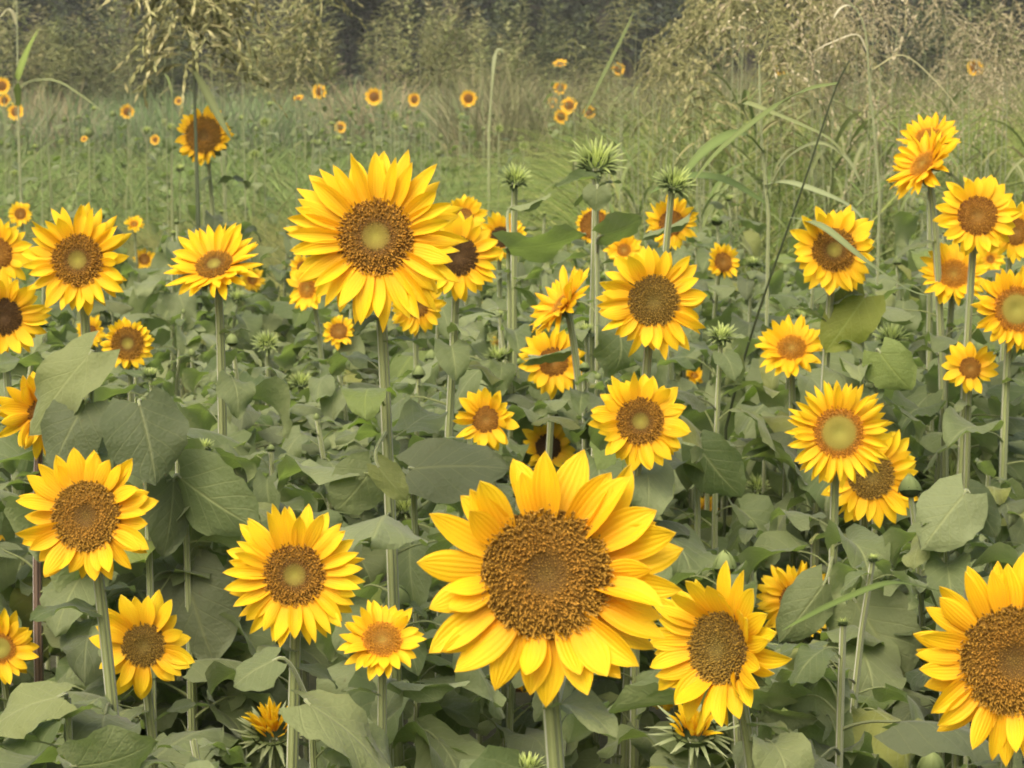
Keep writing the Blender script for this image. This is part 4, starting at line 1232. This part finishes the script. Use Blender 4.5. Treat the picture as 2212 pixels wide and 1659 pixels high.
def shrub_mesh(rng, H, Rr, tones, n=5200):
    """upright shrub made of feathery rising sprays"""
    base = []; az = []; hh = []; 
    ns = 46
    V = []; F = []; T = []; b = 0
    for s in range(ns):
        a = rng.uniform(0, 6.28); out = Rr * math.sqrt(rng.random()); h = H * (1 - .55 * (out / Rr) ** 1.5) * rng.uniform(.75, 1.05)
        x, y = math.cos(a) * out, math.sin(a) * out
        tn0 = np.array(rng.choice(tones)) * rng.uniform(.8, 1.25)
        m = n // ns
        for k in range(m):
            t = (k + rng.random()) / m
            w = (1 - t) ** .7 * H * .13 + .03
            th = rng.uniform(0, 6.28)
            p = np.array([x * (.35 + .65 * t) + math.cos(th) * w * rng.random(), y * (.35 + .65 * t) + math.sin(th) * w * rng.random(), .1 + h * t ** .8])
            dv = np.array([math.cos(th), math.sin(th), rng.uniform(-.2, .7)]) * rng.uniform(.05, .13)
            sd = np.array([-math.sin(th), math.cos(th), rng.uniform(-.5, .5)]) * .02
            V += [p - dv * .3, p + sd, p + dv, p - sd]; T += [tn0 * rng.uniform(.8, 1.2)] * 4
            F.append((b, b + 1, b + 2, b + 3)); b += 4
    return mesh_np('foliage', np.array(V), np.array(F), M['blades'], tone=np.array(T), smooth=False)
SH = [shrub_mesh(rngT, rngT.uniform(2.6, 3.3), rngT.uniform(.8, 1.15), t) for t in (OL, OL, MD, [(.42, .31, .21), (.36, .30, .18)])]
shrubs = [(120, 2, 'green shrub at the left end in front of the dark trees'), (210, 0, 'olive shrub left of the tall seed head'), (300, 2, 'green shrub right behind the tall seed head'), (20, 0, 'olive shrub at the left edge before the trees'),
 (560, 0, 'tall pale olive shrub right of the seed head'), (640, 1, 'broad olive shrub left of the blackest gap'), (712, 3, 'small brownish feathery shrub in front of the blackest gap'), (905, 0, 'feathery olive shrub right of the blackest gap'), (985, 1, 'olive shrub before the pale opening in the trees'),
 (1060, 0, 'tallest olive shrub near the middle of the tree line'), (1120, 2, 'green shrub right of the tallest olive one'), (830, 3, 'pinkish shrub left of the end of the pink grass'), (975, 3, 'pinkish shrub at the end of the pink grass'), (1230, 2, 'green shrub left of the olive grass mass'), (1980, 2, 'green shrub behind the straw grass at the upper right'), (2130, 1, 'olive shrub at the right end'), (1780, 2, 'green shrub behind the slanting stem')]
for k, (px, v, lab) in enumerate(shrubs):
    dd = 48 + rngT.uniform(-3, 3); p = P(px, 150, dd)
    root = thing('shrub', (p.x, p.y, 0), lab, 'shrub', 'shrubs in front of the trees')
    root.rotation_euler = (0, 0, rngT.uniform(0, 6)); s = .8 if v == 3 else rngT.uniform(1.05, 1.4); root.scale = (s, s, s)
    link('foliage', SH[v], root)
    mb = MB(); mb.tube([(0, 0, 0), (.03, 0, .8), (0, .02, 1.6)], [.05, .04, .015], 6)
    link('trunk', mb.build('trunk', M['bark']), root)
# ------------------------------------------------------------------ the humid air over the field
hz_v = [(x, y, z) for z in (-1, 13.5) for x, y in ((-60, -6), (60, -6), (60, 90), (-60, 90))]
hz = mesh_np('haze', hz_v, [(0, 3, 2, 1), (4, 5, 6, 7), (0, 1, 5, 4), (1, 2, 6, 5), (2, 3, 7, 6), (3, 0, 4, 7)], M['ground'], smooth=False)
hm_ = bpy.data.materials.new('haze'); hm_.use_nodes = True
hm_.node_tree.nodes.clear()
vo = hm_.node_tree.nodes.new('ShaderNodeVolumePrincipled'); ho = hm_.node_tree.nodes.new('ShaderNodeOutputMaterial')
vo.inputs['Color'].default_value = (0.90, 0.92, 0.86, 1); vo.inputs['Density'].default_value = 0.0008
hm_.node_tree.links.new(vo.outputs[0], ho.inputs['Volume'])
hz.materials.clear(); hz.materials.append(hm_)
tag(link('haze', hz), 'faint humid haze softening the far field and the trees', 'haze', None, 'stuff')

# ------------------------------------------------------------------ labels that say which one, for plants that look alike
SHORT = ['largest sunflower', 'tall slim-petalled sunflower', 'dark-disc sunflower behind it' , None, None, None, None, None, None, 'green-eyed sunflower at upper left', None,
 'dark-disc sunflower at the left edge', None, 'upward-tilted sunflower', 'small round sunflower', 'ragged left-edge sunflower', 'ginger-brown sunflower', 'round green-eyed sunflower',
 'small orange-centred sunflower', 'star-like sunflower', 'left-edge green-centred sunflower', 'dark olive-disc sunflower', 'side-turned orange sunflower', 'leaf-crossed sunflower', 'short-petalled middle sunflower',
 None, 'neat rounded-petal sunflower', None, 'leaf-barred sunflower', None, 'small lone sunflower', 'blade-crossed sunflower', 'orange-hearted sunflower', 'fine-petalled sunflower', None,
 'left-turned sunflower', None, 'right-edge giant sunflower', 'loosely petalled sunflower', 'orange-brown right sunflower', None, 'pale-centred right-edge sunflower', 'small star sunflower',
 'two tilted sunflowers', None, 'lone tall sunflower']
SHORT[2] = 'half-hidden dark-disc sunflower'
REFS = [(f[0], f[1], sname) for f, sname in zip(FL, SHORT) if sname] + [(1288, 346, 'biggest spiky bud'), (588, 1572, 'left opening bud'), (1500, 1572, 'right opening bud'), (2012, 1652, 'closed bottom bud'), (2056, 1040, 'pale wide spiky bud')]
FSHORT = ['leftmost pink-grass far sunflower', 'far sunflower above the tall one', None, 'far sunflower ending the pink grass', None, None, 'top sunflower of the far cluster', 'far sunflower right of the cluster', None, None, 'far sunflower cluster', None, None,
 'far sunflower in the olive grass', 'upper right far sunflower', 'left field far sunflower', 'left-edge far sunflowers']
FREFS = [(f[0], f[1], n) for f, n in zip(FARS, FSHORT) if n] + [(440, 292, 'lone tall sunflower'), (1288, 346, 'biggest spiky bud'), (1990, 320, 'two tilted sunflowers'), (1802, 540, 'blade-crossed sunflower'), (812, 330, 'tall slim-petalled sunflower'), (1450, 392, 'right-hand spiky bud')]
ORD = ['closest', 'second', 'third', 'fourth', 'fifth', 'sixth', 'seventh', 'eighth', 'ninth', 'tenth', 'eleventh', 'twelfth', 'thirteenth', 'fourteenth', 'fifteenth', 'sixteenth', 'seventeenth', 'eighteenth', 'nineteenth', 'twentieth']
def autolabel(items, refs, top):
    """items: (root, kind words)"""
    groups = {}
    for o, kind in items:
        x, y, dd = proj((o.location.x, o.location.y, top))
        x = min(max(x, 0), 2212)
        ref = min(refs, key=lambda r: math.hypot(r[0] - x, (r[1] - y) * 1.2))
        dx, dy = x - ref[0], y - ref[1]
        side = ('left of' if dx < 0 else 'right of') if abs(dx) > abs(dy) * .8 else ('above' if dy < 0 else 'below')
        groups.setdefault((kind, side, ref[2]), []).append((math.hypot(dx, dy), o))
    for (kind, side, rn), lst in groups.items():
        lst.sort(key=lambda q: q[0])
        for i, (_, o) in enumerate(lst):
            o['label'] = ('%s, %s %s the %s' % (kind, ORD[min(i, 19)], side, rn)) if len(lst) > 1 else '%s %s the %s' % (kind, side, rn)
autolabel([(o, 'bloomless leafy plant') for o in FILL] + [(o, 'bloomless leafy plant') for o, _ in OWN_ROOTS], REFS, 1.25)
autolabel(TALLG, FREFS, 1.6)
autolabel([(o, 'slim far budding plant') for o in FARB], FREFS, 1.4)
print('objects', len(bpy.data.objects), 'tall grass', n_t)
